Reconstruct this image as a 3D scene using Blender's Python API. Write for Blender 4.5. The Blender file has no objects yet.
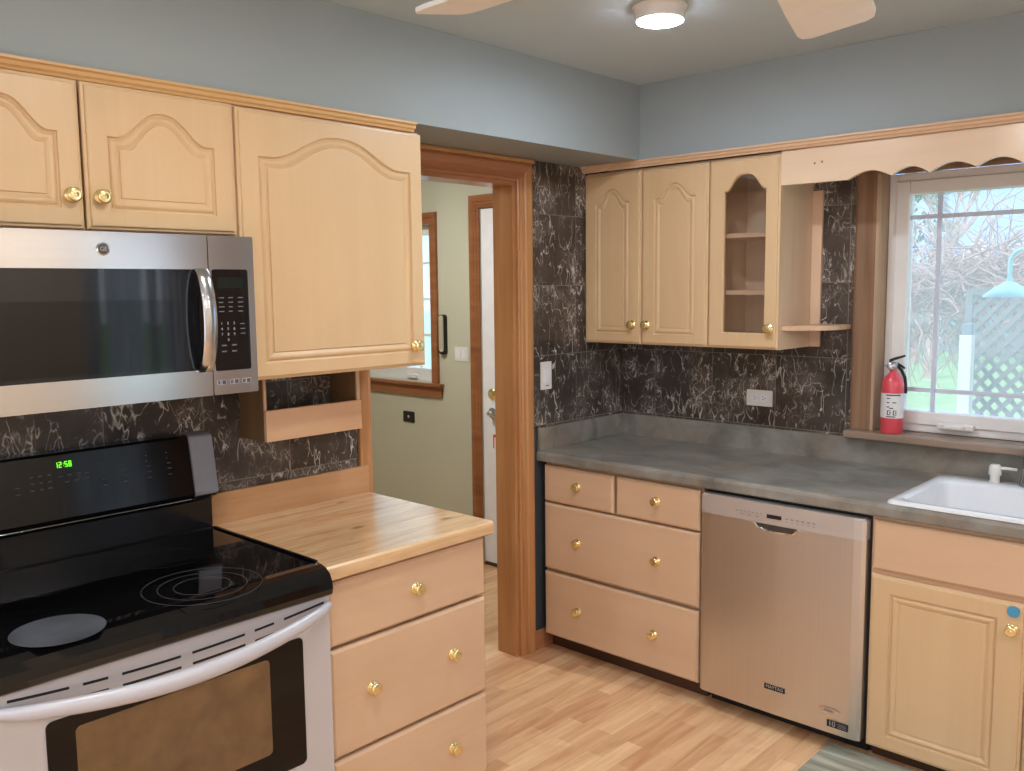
import bpy, bmesh, math, random
from mathutils import Vector, Matrix
S = bpy.context.scene
COL = S.collection
PI = math.pi

# ------------------------------------------------------------------ camera
CAM = Vector((2.5822, -3.5552, 1.615)); YAW, PIT, ROL = 0.7506, -0.1087, -0.0106
cam = bpy.data.cameras.new('camera'); camo = bpy.data.objects.new('camera', cam); COL.objects.link(camo)
_f = Vector((-math.sin(YAW)*math.cos(PIT), math.cos(YAW)*math.cos(PIT), math.sin(PIT)))
_r = Vector((math.cos(YAW), math.sin(YAW), 0)); _u = _r.cross(_f)
_r2 = math.cos(ROL)*_r + math.sin(ROL)*_u; _u2 = -math.sin(ROL)*_r + math.cos(ROL)*_u
camo.matrix_world = Matrix(((_r2.x, _u2.x, -_f.x, CAM.x), (_r2.y, _u2.y, -_f.y, CAM.y), (_r2.z, _u2.z, -_f.z, CAM.z), (0, 0, 0, 1)))
cam.sensor_width = 36.0; cam.lens = 898.1*36.0/1024.0; cam.clip_start = 0.02; cam.clip_end = 200
S.camera = camo

# ------------------------------------------------------------------ colour management, sky, sun
S.view_settings.view_transform = 'Standard'
try: S.view_settings.look = 'None'
except Exception: pass
S.view_settings.gamma = 1.0
S.view_settings.use_curve_mapping = False
S.view_settings.exposure = 0.29
LAMP_L = 200.0           # radiance of the ceiling pucks
world = bpy.data.worlds.new('sky'); S.world = world; world.use_nodes = True
wn = world.node_tree.nodes; wl = world.node_tree.links
for n in list(wn): wn.remove(n)
wo = wn.new('ShaderNodeOutputWorld'); wb = wn.new('ShaderNodeBackground')
tc = wn.new('ShaderNodeTexCoord'); sx = wn.new('ShaderNodeSeparateXYZ'); rp = wn.new('ShaderNodeValToRGB')
wl.new(tc.outputs['Generated'], sx.inputs[0]); wl.new(sx.outputs['Z'], rp.inputs[0])
rp.color_ramp.elements[0].position = 0.0; rp.color_ramp.elements[0].color = (0.86, 0.92, 1.0, 1)
rp.color_ramp.elements[1].position = 0.6; rp.color_ramp.elements[1].color = (0.50, 0.72, 1.0, 1)
wl.new(rp.outputs[0], wb.inputs[0]); wb.inputs[1].default_value = 1.8
wl.new(wb.outputs[0], wo.inputs[0])
sun = bpy.data.lights.new('sun', 'SUN'); sun.energy = 2.6; sun.angle = 0.05; sun.color = (1, .95, .86)
suno = bpy.data.objects.new('sun', sun); COL.objects.link(suno); suno.rotation_euler = (math.radians(38), 0, math.radians(-25))

# ------------------------------------------------------------------ material helpers
def lin(c):
    return tuple(((v/255)/12.92 if v/255 <= .04045 else ((v/255+.055)/1.055)**2.4) for v in c) + (1,)
class NT:
    def __init__(s, name):
        s.m = bpy.data.materials.new(name); s.m.use_nodes = True; s.t = s.m.node_tree
        s.b = s.t.nodes['Principled BSDF']; s.out = s.t.nodes['Material Output']
    def n(s, typ, **kw):
        x = s.t.nodes.new(typ)
        for k, v in kw.items():
            if k.startswith('_'): x.inputs[k[1:].replace('_', ' ')].default_value = v
            else: setattr(x, k, v)
        return x
    def l(s, a, b): s.t.links.new(a, b)
    def coord(s, scale=(1, 1, 1), rot=(0, 0, 0), loc=(0, 0, 0), use='world'):
        if use == 'world':
            g = s.n('ShaderNodeNewGeometry'); o = g.outputs['Position']
        else:
            g = s.n('ShaderNodeTexCoord'); o = g.outputs['Object']
        mp = s.n('ShaderNodeMapping'); mp.inputs['Scale'].default_value = scale
        mp.inputs['Rotation'].default_value = rot; mp.inputs['Location'].default_value = loc
        s.l(o, mp.inputs[0]); return mp.outputs[0]
    def ramp(s, fac, stops):
        r = s.n('ShaderNodeValToRGB'); e = r.color_ramp.elements
        while len(e) < len(stops): e.new(.5)
        for el, (p, c) in zip(e, stops): el.position = p; el.color = c
        s.l(fac, r.inputs[0]); return r.outputs[0]
    def noise(s, vec, scale=5, detail=4, rough=.55, dist=0.0):
        x = s.n('ShaderNodeTexNoise'); x.inputs['Scale'].default_value = scale; x.inputs['Detail'].default_value = detail
        x.inputs['Roughness'].default_value = rough; x.inputs['Distortion'].default_value = dist
        s.l(vec, x.inputs['Vector']); return x.outputs[0]
    def mix(s, fac, a, b, blend='MIX'):
        x = s.n('ShaderNodeMix', data_type='RGBA', blend_type=blend)
        for sock, v in ((x.inputs[0], fac), (x.inputs[6], a), (x.inputs[7], b)):
            if hasattr(v, 'is_linked'): s.l(v, sock)
            else: sock.default_value = v
        return x.outputs[2]
    def bump(s, h, strength=.2, dist=.002):
        x = s.n('ShaderNodeBump'); x.inputs['Strength'].default_value = strength; x.inputs['Distance'].default_value = dist
        s.l(h, x.inputs['Height']); s.l(x.outputs[0], s.b.inputs['Normal'])
    def col(s, v):
        if hasattr(v, 'is_linked'): s.l(v, s.b.inputs['Base Color'])
        else: s.b.inputs['Base Color'].default_value = v
    def set(s, rough=.5, metal=0, spec=.5, coat=0, coatr=.1):
        s.b.inputs['Roughness'].default_value = rough; s.b.inputs['Metallic'].default_value = metal
        s.b.inputs['Specular IOR Level'].default_value = spec
        s.b.inputs['Coat Weight'].default_value = coat; s.b.inputs['Coat Roughness'].default_value = coatr
        return s
def plain(name, rgb, rough=.5, metal=0, spec=.5, coat=0, var=.04):
    k = NT(name); k.set(rough, metal, spec, coat)
    v = k.noise(k.coord(use='obj'), 9, 3)
    c = lin(rgb)
    a = tuple(x*(1-var) for x in c[:3])+(1,); b = tuple(min(1, x*(1+var)) for x in c[:3])+(1,)
    k.col(k.ramp(v, [(.3, a), (.7, b)])); return k.m
def wood(name, light, dark, grain='z', rough=.38, fine=1.0, contrast=1.0, spec=.4, coat=.0, board=0.0, bmix=.55):
    """straight grained wood; grain axis in world space"""
    k = NT(name); k.set(rough, 0, spec, coat, .15)
    sc = {'x': (1.2, 16, 16), 'y': (16, 1.2, 16), 'z': (16, 16, 1.2)}[grain]
    fi = {'x': (5, 160, 160), 'y': (160, 5, 160), 'z': (160, 160, 5)}[grain]
    n1 = k.noise(k.coord(sc), .8*fine, 4, .55, .6); n2 = k.noise(k.coord(fi), 1, 2)
    n3 = k.noise(k.coord((1, 1, 1)), 3.2, 2)
    c = k.ramp(n1, [(.5-.25/contrast, lin(dark)), (.5+.22/contrast, lin(light))])
    c = k.mix(.12, c, k.ramp(n2, [(.3, lin(dark)), (.7, lin(light))]))
    if board:
        bs = {'x': (0, board, 0), 'y': (board, 0, 0), 'z': (board, board, 0)}[grain]
        w = k.n('ShaderNodeTexWhiteNoise', noise_dimensions='3D')
        mp = k.coord(bs); fl = k.n('ShaderNodeVectorMath', operation='FLOOR'); k.l(mp, fl.inputs[0]); k.l(fl.outputs[0], w.inputs['Vector'])
        c = k.mix(bmix, c, k.mix(w.outputs['Value'], lin(dark), lin(light)))
    c = k.mix(.18, c, k.ramp(n3, [(.3, lin(dark)), (.7, lin(light))]))
    k.col(c); k.bump(n2, .05, .001); return k.m
def metal(name, rgb, rough=.3, axis='y', streak=.08, met=1.0):
    k = NT(name); k.set(rough, met, .5)
    sc = {'x': (2, 300, 300), 'y': (300, 2, 300), 'z': (300, 300, 2)}[axis]
    n = k.noise(k.coord(sc), 1, 3)
    c = lin(rgb); k.col(k.ramp(n, [(.2, tuple(v*(1-streak) for v in c[:3])+(1,)), (.8, tuple(min(1, v*(1+streak)) for v in c[:3])+(1,))]))
    k.bump(n, .04, .0006); return k.m
def emit(name, rgb, strength):
    k = NT(name); k.col(lin(rgb)); k.b.inputs['Emission Color'].default_value = lin(rgb); k.b.inputs['Emission Strength'].default_value = strength
    return k.m

MAPLE = wood('maple upright grain', (220, 190, 150), (204, 171, 130), 'z', .36, .8, .7, .4, 0, 11, .22)
MAPLE_X = wood('maple grain along the back wall', (219, 187, 156), (203, 168, 136), 'x', .36, .8, .7)
MAPLE_Y = wood('maple grain along the left wall', (219, 187, 156), (203, 168, 136), 'y', .36, .8, .7)
MAPLE_IN = wood('maple inner faces', (226, 196, 166), (212, 178, 146), 'z', .5)
MAPLE_PANEL = wood('pale maple side panel', (232, 206, 178), (220, 190, 158), 'z', .45)
CROWN_M = wood('honey crown moulding', (222, 190, 158), (206, 168, 134), 'x', .4)
CROWN_MY = wood('honey crown moulding left', (214, 176, 124), (192, 148, 96), 'y', .4)
OAK = wood('amber stained casing upright', (200, 148, 98), (166, 112, 66), 'z', .33, 1.3, 1.2, .5, .2)
OAK_Y = wood('amber stained casing level', (186, 128, 90), (152, 98, 66), 'y', .33, 1.3, 1.2, .5, .2)
OAK_X = wood('amber stained hall trim', (164, 108, 68), (126, 76, 44), 'x', .36, 1.3, 1.2)
OLD = wood('weathered brown window casing', (150, 116, 88), (112, 82, 60), 'z', .5, 1.4, 1.2)
OLD_IN = wood('pale jamb board', (196, 168, 140), (160, 130, 102), 'z', .5, 1.4)  # paler version of the casing wood for the jamb liner
SILLW = wood('worn brown sill board', (160, 138, 120), (128, 106, 90), 'x', .32, 1.4)
PINE_E = wood('varnished pine board', (204, 160, 118), (176, 128, 86), 'y', .3, 2.0, 1.1, .5, .2)
def pine():
    k = NT('varnished pine planks'); k.set(.2, 0, .5, .4, .15)
    bw = .088
    dv = k.coord((1/bw, 0, 0)); fl = k.n('ShaderNodeVectorMath', operation='FLOOR'); k.l(dv, fl.inputs[0])
    fr = k.n('ShaderNodeVectorMath', operation='FRACTION'); k.l(dv, fr.inputs[0])
    w = k.n('ShaderNodeTexWhiteNoise', noise_dimensions='3D'); k.l(fl.outputs[0], w.inputs['Vector'])
    p = k.coord(); ad = k.n('ShaderNodeVectorMath', operation='ADD'); sc = k.n('ShaderNodeVectorMath', operation='SCALE'); sc.inputs['Scale'].default_value = 9
    k.l(w.outputs['Color'], sc.inputs[0]); k.l(p, ad.inputs[0]); k.l(sc.outputs[0], ad.inputs[1])
    mp = k.n('ShaderNodeMapping'); mp.inputs['Scale'].default_value = (16, 2.2, 16); k.l(ad.outputs[0], mp.inputs[0])
    g = k.noise(mp.outputs[0], 1.3, 4, .6, 1.0)
    c = k.ramp(g, [(.3, lin((186, 138, 90))), (.5, lin((214, 176, 130))), (.7, lin((228, 196, 154)))])
    c = k.mix(.35, c, k.mix(w.outputs['Value'], lin((190, 134, 84)), lin((232, 204, 166))))
    m2 = k.n('ShaderNodeMapping'); m2.inputs['Scale'].default_value = (9, 4.5, 9); k.l(ad.outputs[0], m2.inputs[0])
    vo = k.n('ShaderNodeTexVoronoi'); vo.inputs['Scale'].default_value = 1.0; k.l(m2.outputs[0], vo.inputs['Vector'])
    c = k.mix(k.ramp(vo.outputs['Distance'], [(.05, (.75, .75, .75, 1)), (.15, (0, 0, 0, 1))]), c, lin((128, 82, 50)))
    sp = k.n('ShaderNodeSeparateXYZ'); k.l(fr.outputs[0], sp.inputs[0])
    lt = k.n('ShaderNodeMath', operation='LESS_THAN'); lt.inputs[1].default_value = .016; k.l(sp.outputs['X'], lt.inputs[0])
    c = k.mix(lt.outputs[0], c, lin((150, 100, 60))); k.col(c); return k.m
PINE = pine()
RAWPINE = wood('pinkish raw board', (222, 184, 150), (206, 164, 128), 'y', .5, 1.4)
MAPLE_X2 = wood('reddish scribe wood', (222, 192, 164), (208, 174, 144), 'z', .45)
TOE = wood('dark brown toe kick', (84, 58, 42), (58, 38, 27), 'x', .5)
RACKWOOD = wood('brown rack side', (128, 98, 66), (108, 80, 52), 'z', .5)  # dark brown boards of the spice rack

def wall_paint(name, rgb, var=.03, rough=.55):
    k = NT(name); k.set(rough, 0, .3); n = k.noise(k.coord(), 1.4, 4); c = lin(rgb)
    k.col(k.ramp(n, [(.3, tuple(v*(1-var) for v in c[:3])+(1,)), (.7, tuple(v*(1+var) for v in c[:3])+(1,))]))
    k.bump(k.noise(k.coord(), 160, 2), .06, .001); return k.m
BLUEGREY = wall_paint('blue grey wall paint', (152, 161, 163))
CEIL = wall_paint('grey ceiling paint', (190, 203, 208))
SAGE = wall_paint('sage green wall paint', (194, 193, 172))
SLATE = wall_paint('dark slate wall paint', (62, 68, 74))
CREAM = wall_paint('warm cream wall paint', (224, 208, 186))
EXTERIOR = wall_paint('pale outside siding', (214, 216, 214))

def marble(name, ax):
    k = NT(name); k.set(.16, 0, .5)
    p = k.coord()
    # tile index -> offset so each tile shows its own veining
    k1 = k.n('ShaderNodeMapping'); k.l(p, k1.inputs[0])
    k1.inputs['Location'].default_value = (-.2+.305*8, .367+.305*8, -1.012+.305*8); k1.inputs['Scale'].default_value = (1, 1, 1)
    div = k.n('ShaderNodeVectorMath', operation='DIVIDE'); k.l(k1.outputs[0], div.inputs[0]); div.inputs[1].default_value = (.305, .305, .305)
    fl = k.n('ShaderNodeVectorMath', operation='FLOOR'); k.l(div.outputs[0], fl.inputs[0])
    fr = k.n('ShaderNodeVectorMath', operation='FRACTION'); k.l(div.outputs[0], fr.inputs[0])
    msk = k.n('ShaderNodeVectorMath', operation='MULTIPLY'); k.l(fl.outputs[0], msk.inputs[0])
    msk.inputs[1].default_value = (1, 0, 1) if ax == 'x' else (0, 1, 1)
    wnz = k.n('ShaderNodeTexWhiteNoise', noise_dimensions='3D'); k.l(msk.outputs[0], wnz.inputs['Vector'])
    off = k.n('ShaderNodeVectorMath', operation='SCALE'); k.l(wnz.outputs['Color'], off.inputs[0]); off.inputs['Scale'].default_value = 7.0
    add = k.n('ShaderNodeVectorMath', operation='ADD'); k.l(p, add.inputs[0]); k.l(off.outputs[0], add.inputs[1])
    v = add.outputs[0]
    # warp
    nz = k.n('ShaderNodeTexNoise'); nz.inputs['Scale'].default_value = 7; nz.inputs['Detail'].default_value = 5; k.l(v, nz.inputs['Vector'])
    sub = k.n('ShaderNodeVectorMath', operation='SUBTRACT'); k.l(nz.outputs['Color'], sub.inputs[0]); sub.inputs[1].default_value = (.5, .5, .5)
    sc = k.n('ShaderNodeVectorMath', operation='SCALE'); k.l(sub.outputs[0], sc.inputs[0]); sc.inputs['Scale'].default_value = .22
    wv = k.n('ShaderNodeVectorMath', operation='ADD'); k.l(v, wv.inputs[0]); k.l(sc.outputs[0], wv.inputs[1])
    def veins(scale, width, seedloc):
        mp = k.n('ShaderNodeMapping'); mp.inputs['Location'].default_value = seedloc; mp.inputs['Rotation'].default_value = (.5, .4, .7)
        mp.inputs['Scale'].default_value = (1, 1, .62); k.l(wv.outputs[0], mp.inputs[0])
        vo = k.n('ShaderNodeTexVoronoi', feature='DISTANCE_TO_EDGE'); vo.inputs['Scale'].default_value = scale; k.l(mp.outputs[0], vo.inputs['Vector'])
        return k.ramp(vo.outputs['Distance'], [(0, (1, 1, 1, 1)), (width, (0, 0, 0, 1))])
    gate = k.ramp(k.noise(v, 5.0, 2), [(.48, (0, 0, 0, 1)), (.66, (1, 1, 1, 1))])
    gate2 = k.ramp(k.noise(v, 8.5, 4, .65), [(.46, (0, 0, 0, 1)), (.64, (1, 1, 1, 1))])
    gate3 = k.ramp(k.noise(wv.outputs[0], 13, 3, .6), [(.48, (0, 0, 0, 1)), (.62, (1, 1, 1, 1))])
    def ridge(scale, width, rot, stretch, dist):
        mp = k.n('ShaderNodeMapping'); mp.inputs['Rotation'].default_value = rot; mp.inputs['Scale'].default_value = stretch
        k.l(v, mp.inputs[0]); n = k.noise(mp.outputs[0], scale, 2, .5, dist)
        return k.ramp(n, [(.5-width, (0, 0, 0, 1)), (.5, (1, 1, 1, 1)), (.5+width, (0, 0, 0, 1))])
    a = k.mix(1, veins(10, .014, (0, 0, 0)), gate, 'MULTIPLY')
    b = k.mix(1, ridge(12, .011, (.7, .7, .3), (1, 1, .4), .15), gate2, 'MULTIPLY')
    b2 = k.mix(1, ridge(16, .013, (-.6, -.6, .2), (1, 1, .4), .15), gate3, 'MULTIPLY')
    b3 = k.mix(1, ridge(24, .018, (.9, -.3, .9), (1, 1, .6), .3), gate, 'MULTIPLY')
    b4 = k.mix(1, ridge(19, .013, (1.3, 1.1, .2), (1, 1, .45), .2), gate3, 'MULTIPLY')
    ve = k.mix(1, k.mix(.7, k.mix(1, k.mix(1, a, b, 'ADD'), b2, 'ADD'), b3, 'ADD'), b4, 'ADD')
    ve = k.mix(.12, ve, k.mix(1, gate2, gate, 'MULTIPLY'), 'ADD')
    base = k.ramp(k.noise(v, 5, 7, .68), [(.28, lin((50, 44, 41))), (.52, lin((76, 68, 63))), (.78, lin((118, 109, 102)))])
    c = k.mix(ve, base, lin((208, 201, 194)))
    # grout lines
    sep = k.n('ShaderNodeSeparateXYZ'); k.l(fr.outputs[0], sep.inputs[0])
    def line(o):
        lo = k.n('ShaderNodeMath', operation='PINGPONG'); lo.inputs[1].default_value = .5; k.l(o, lo.inputs[0])
        lt = k.n('ShaderNodeMath', operation='LESS_THAN'); lt.inputs[1].default_value = .0042; k.l(lo.outputs[0], lt.inputs[0]); return lt.outputs[0]
    mx = k.n('ShaderNodeMath', operation='MAXIMUM'); k.l(line(sep.outputs['X' if ax == 'x' else 'Y']), mx.inputs[0]); k.l(line(sep.outputs['Z']), mx.inputs[1])
    c = k.mix(mx.outputs[0], c, lin((128, 119, 111)))
    k.col(c); return k.m
MARBLE_B = marble('dark veined marble tile back wall', 'x')
MARBLE_L = marble('dark veined marble tile left wall', 'y')

def laminate():
    k = NT('mottled grey laminate'); k.set(.3, 0, .45)
    n = k.noise(k.coord((1, 1.3, 1)), 6.5, 6, .6, .5); n2 = k.noise(k.coord(loc=(4, 2, 1)), 3.2, 4, .6)
    c = k.ramp(n, [(.3, lin((104, 101, 95))), (.5, lin((132, 129, 121))), (.72, lin((156, 153, 146)))])
    c = k.mix(k.ramp(n2, [(.48, (0, 0, 0, 1)), (.75, (.55, .55, .55, 1))]), c, lin((150, 126, 106)))
    k.col(c); return k.m
LAM = laminate()
def floor_mat():
    k = NT('three strip beech laminate floor'); k.set(.33, 0, .45)
    p = k.coord(rot=(0, 0, PI/2))
    br = k.n('ShaderNodeTexBrick'); br.offset = .37; br.inputs['Scale'].default_value = 1
    br.inputs['Brick Width'].default_value = .40; br.inputs['Row Height'].default_value = .066
    br.inputs['Mortar Size'].default_value = .0006; br.inputs['Mortar Smooth'].default_value = .3; br.inputs['Bias'].default_value = 0
    br.inputs['Color1'].default_value = lin((190, 136, 98)); br.inputs['Color2'].default_value = lin((238, 200, 156)); br.inputs['Mortar'].default_value = lin((172, 124, 86))
    k.l(p, br.inputs['Vector'])
    n1 = k.noise(k.coord((22, 2.2, 1)), 1.1, 4, .6, .8); n2 = k.noise(k.coord((1, 1, 1)), 5, 3)
    c = k.mix(.38, br.outputs[0], k.ramp(n1, [(.32, lin((176, 120, 82))), (.62, lin((234, 196, 152)))]))
    c = k.mix(k.ramp(n2, [(.58, (0, 0, 0, 1)), (.78, (.4, .4, .4, 1))]), c, lin((186, 128, 92)))
    k.col(c); return k.m
FLOOR = floor_mat()
STEEL = metal('brushed stainless steel', (228, 227, 227), .17, 'y', .04)
STEEL_X = metal('brushed stainless dishwasher', (216, 213, 210), .33, 'z', .04)
STEEL_EDGE = metal('polished steel edge', (200, 200, 202), .2, 'y', .03)
SILVER = metal('silver range enamel', (196, 193, 196), .36, 'y', .02, .2)
SILVER_H = metal('silver moulded handle', (196, 196, 204), .34, 'y', .01, .15)
CAPGREY = plain('grey end cap', (132, 132, 140), .4, .3)
CHROME = plain('chrome', (220, 220, 222), .08, 1, .5, 0, .01)
BRASS = plain('polished brass', (246, 226, 168), .17, .92, .5, 0, .03)
BLACKGLASS = plain('black glass', (9, 9, 11), .045, 0, .55, 0, .0)
PANELGLASS = plain('dull black panel', (9, 9, 11), .09, 0, .28, 0, 0)
BLACKGLASS2 = plain('smoked oven glass', (9, 8, 9), .08, 0, .35, 0, .0)
BLACK = plain('black enamel', (14, 14, 16), .17, 0, .5)
BLACKMAT = plain('matt black plastic', (22, 22, 24), .5)
DARKGAP = plain('dark recess', (30, 26, 24), .8)
MWGLASS = plain('dark smoked microwave glass', (22, 23, 26), .04, 0, .62, 0, 0)
MWSCREEN = plain('black perforated oven screen', (9, 9, 10), .05, 0, .5, 0, 0)
OVENWIN = plain('brownish oven window', (112, 86, 58), .14, 0, .6, 0, .25)
HAZE = plain('greyed burner haze', (80, 83, 90), .4, 0, .5, 0, .35)
RINGMAT = plain('grey burner ring print', (74, 74, 78), .2)
RINGDIM = plain('dim burner ring print', (34, 34, 37), .15)
PRINT = plain('pale key print', (168, 168, 172), .6)
PRINTDIM = plain('dim key print', (104, 104, 108), .6)
PRINTFAINT = plain('faint key print', (58, 58, 62), .6)
LCD = plain('dark lcd', (22, 28, 22), .2)
GREEN = emit('green clock digits', (120, 255, 40), 1.0)
WHITE = plain('white enamel', (236, 237, 240), .14, 0, .5, .2, .01)
WHITEPL = plain('white plastic', (226, 222, 218), .35, 0, .5, 0, .01)
VINYL = plain('white vinyl frame', (232, 230, 228), .4, 0, .4, 0, .02)
GREYMUNT = plain('grey window bars', (206, 214, 232), .5)
DOORW = plain('white hall door paint', (236, 236, 240), .4)
FANW = plain('cream fan blade', (244, 243, 240), .4, 0, .4, 0, .03)
RED = plain('red extinguisher paint', (222, 78, 90), .32, 0, .5, .3)  # paler red carries the window flare in its colour
LABEL = plain('white paper label', (226, 224, 224), .6)
INK = plain('dark label ink', (70, 68, 74), .6)
BLUE = plain('blue sticker', (70, 150, 190), .45)
NICKELD = plain('dark emblem metal', (84, 82, 78), .3, .8)
NICKEL = plain('satin grey metal', (176, 176, 182), .25, .9)
PUCK = emit('cool glowing lamp diffuser', (232, 242, 255), LAMP_L)
PUCK_W = emit('warm glowing lamp diffuser', (255, 250, 240), LAMP_L*.92)
PUCK_FILL = emit('glowing added fill diffuser', (248, 249, 255), LAMP_L*1.7)
PUCK_HALL_FILL = emit('glowing added hall fill diffuser', (255, 252, 246), LAMP_L*2.0)
REDTAG = plain('red tag', (200, 60, 60), .5)
def rug_mat():
    k = NT('grey green woven rug'); k.set(.9, 0, .1)
    w = k.noise(k.coord((2, 22, 1)), 1, 4, .6, .6)
    c = k.ramp(w, [(.3, lin((120, 120, 104))), (.5, lin((160, 160, 146))), (.65, lin((190, 188, 174)))])
    k.col(c); k.bump(k.noise(k.coord((300, 120, 1)), 1, 2), .5, .003); return k.m
RUG = rug_mat()
def glass_mat(name, veil=.0, tint=(1, 1, 1, 1), refl=.06):
    k = NT(name); t = k.t; t.nodes.remove(k.b)
    tr = k.n('ShaderNodeBsdfTransparent'); tr.inputs[0].default_value = tint
    gl = k.n('ShaderNodeBsdfGlossy'); gl.inputs['Roughness'].default_value = .02
    m = k.n('ShaderNodeMixShader'); m.inputs[0].default_value = refl
    k.l(tr.outputs[0], m.inputs[1]); k.l(gl.outputs[0], m.inputs[2])
    o = m.outputs[0]
    if veil:
        tl = k.n('ShaderNodeBsdfTranslucent'); tl.inputs[0].default_value = (.95, .97, 1, 1)  # white scatter mixed into the pane as painted glare haze
        m2 = k.n('ShaderNodeMixShader'); m2.inputs[0].default_value = veil
        k.l(o, m2.inputs[1]); k.l(tl.outputs[0], m2.inputs[2]); o = m2.outputs[0]
    k.l(o, k.out.inputs[0]); return k.m
GLASS_WIN = glass_mat('glare-veiled window glass', .22)  # white veil stands in for lens glare over the view
GLASS_CAB = glass_mat('cabinet glass', 0.0, (.95, .95, .95, 1), .10)
GLASS_HALL = glass_mat('hall window glass', .55)  # stronger glare veil whitens the hall pane

# ------------------------------------------------------------------ mesh helpers
def link(o): COL.objects.link(o); return o
def tag(o, label=None, cat=None, group=None, kind=None):
    if label: o['label'] = label
    if cat: o['category'] = cat
    if group: o['group'] = group
    if kind: o['kind'] = kind
    return o
def thing(name, loc, label, cat, group=None, kind=None):
    o = bpy.data.objects.new(name, None); o.empty_display_size = .05; link(o); o.location = loc
    return tag(o, label, cat, group, kind)
def wloc(o):
    v = Vector((0, 0, 0))
    while o is not None: v += o.location; o = o.parent
    return v
def obj(name, bm, mat, parent=None, smooth=False, loc=None):
    """bm is in world coordinates; the object keeps its own origin at the parent's base (or at its own base)"""
    me = bpy.data.meshes.new(name)
    bmesh.ops.recalc_face_normals(bm, faces=bm.faces)
    if parent is not None: org = wloc(parent)
    elif loc is not None: org = Vector(loc)
    else:
        xs = [v.co for v in bm.verts]
        org = Vector(((min(c.x for c in xs)+max(c.x for c in xs))/2, (min(c.y for c in xs)+max(c.y for c in xs))/2, min(c.z for c in xs)))
    for v in bm.verts: v.co -= org
    bm.to_mesh(me); bm.free()
    o = bpy.data.objects.new(name, me); link(o)
    if isinstance(mat, (list, tuple)):
        for m in mat: me.materials.append(m)
    else: me.materials.append(mat)
    if parent is not None: o.parent = parent
    else: o.location = org
    if smooth:
        for p in me.polygons: p.use_smooth = True
        try: me.set_sharp_from_angle(angle=math.radians(38))
        except Exception: pass
    return o
def B(): return bmesh.new()
def box(bm, x0, x1, y0, y1, z0, z1, bev=0, seg=2, mat=0):
    t = bmesh.new()
    vs = [t.verts.new((x, y, z)) for x in (x0, x1) for y in (y0, y1) for z in (z0, z1)]
    for f in ((0, 1, 3, 2), (4, 6, 7, 5), (0, 4, 5, 1), (2, 3, 7, 6), (0, 2, 6, 4), (1, 5, 7, 3)): t.faces.new([vs[i] for i in f])
    if bev: bmesh.ops.bevel(t, geom=list(t.edges), offset=bev, segments=seg, affect='EDGES', profile=.5)
    join(bm, t, mat)
    return bm
def join(bm, t, mat=0):
    mp = {}
    for v in t.verts: mp[v] = bm.verts.new(v.co)
    for f in t.faces:
        try:
            nf = bm.faces.new([mp[v] for v in f.verts]); nf.material_index = mat if mat else f.material_index; nf.smooth = f.smooth
        except ValueError: pass
    t.free()
def boxo(name, b, mat, parent=None, bev=0, seg=2, **kw):
    bm = B(); box(bm, *b, bev=bev, seg=seg); return obj(name, bm, mat, parent, **kw)
def prism(bm, pts, fn, a, b):
    """polygon pts (2D) pushed from a to b; fn(u, v, t) -> world"""
    lo = [bm.verts.new(fn(u, v, a)) for u, v in pts]; hi = [bm.verts.new(fn(u, v, b)) for u, v in pts]
    n = len(pts)
    for i in range(n): bm.faces.new((lo[i], lo[(i+1) % n], hi[(i+1) % n], hi[i]))
    bm.faces.new(lo[::-1]); bm.faces.new(hi); return bm
def lathe(bm, prof, org, axis, seg=20, capped=True):
    """prof: (r, h) along axis"""
    ax = Vector(axis).normalized(); t = Vector((0, 0, 1)) if abs(ax.z) < .9 else Vector((1, 0, 0))
    e1 = ax.cross(t).normalized(); e2 = ax.cross(e1); org = Vector(org); rings = []
    for r, h in prof:
        if r < 1e-6: rings.append([bm.verts.new(org+ax*h)])
        else: rings.append([bm.verts.new(org+ax*h+(e1*math.cos(2*PI*i/seg)+e2*math.sin(2*PI*i/seg))*r) for i in range(seg)])
    for a, b in zip(rings, rings[1:]):
        for i in range(seg):
            j = (i+1) % seg
            if len(a) == 1 and len(b) == 1: continue
            if len(a) == 1: bm.faces.new((a[0], b[i], b[j]))
            elif len(b) == 1: bm.faces.new((a[i], b[0], a[j]))
            else: bm.faces.new((a[i], b[i], b[j], a[j]))
    if capped:
        if len(rings[0]) > 1: bm.faces.new(rings[0][::-1])
        if len(rings[-1]) > 1: bm.faces.new(rings[-1])
    return bm
def tube(bm, pts, rad, seg=10, flat=None):
    pts = [Vector(p) for p in pts]; rings = []; prev = None
    for i, p in enumerate(pts):
        d = (pts[min(i+1, len(pts)-1)]-pts[max(i-1, 0)]).normalized()
        if prev is None:
            t = Vector((0, 0, 1)) if abs(d.z) < .9 else Vector((1, 0, 0)); e1 = d.cross(t).normalized()
        else: e1 = (prev-d*prev.dot(d)).normalized()
        prev = e1; e2 = d.cross(e1); r = rad[i] if isinstance(rad, (list, tuple)) else rad
        ra, rb = (r, r) if flat is None else (r*flat[0], r*flat[1])
        rings.append([bm.verts.new(p+e1*math.cos(2*PI*k/seg)*ra+e2*math.sin(2*PI*k/seg)*rb) for k in range(seg)])
    for a, b in zip(rings, rings[1:]):
        for k in range(seg): bm.faces.new((a[k], b[k], b[(k+1) % seg], a[(k+1) % seg]))
    bm.faces.new(rings[0][::-1]); bm.faces.new(rings[-1]); return bm
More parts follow.
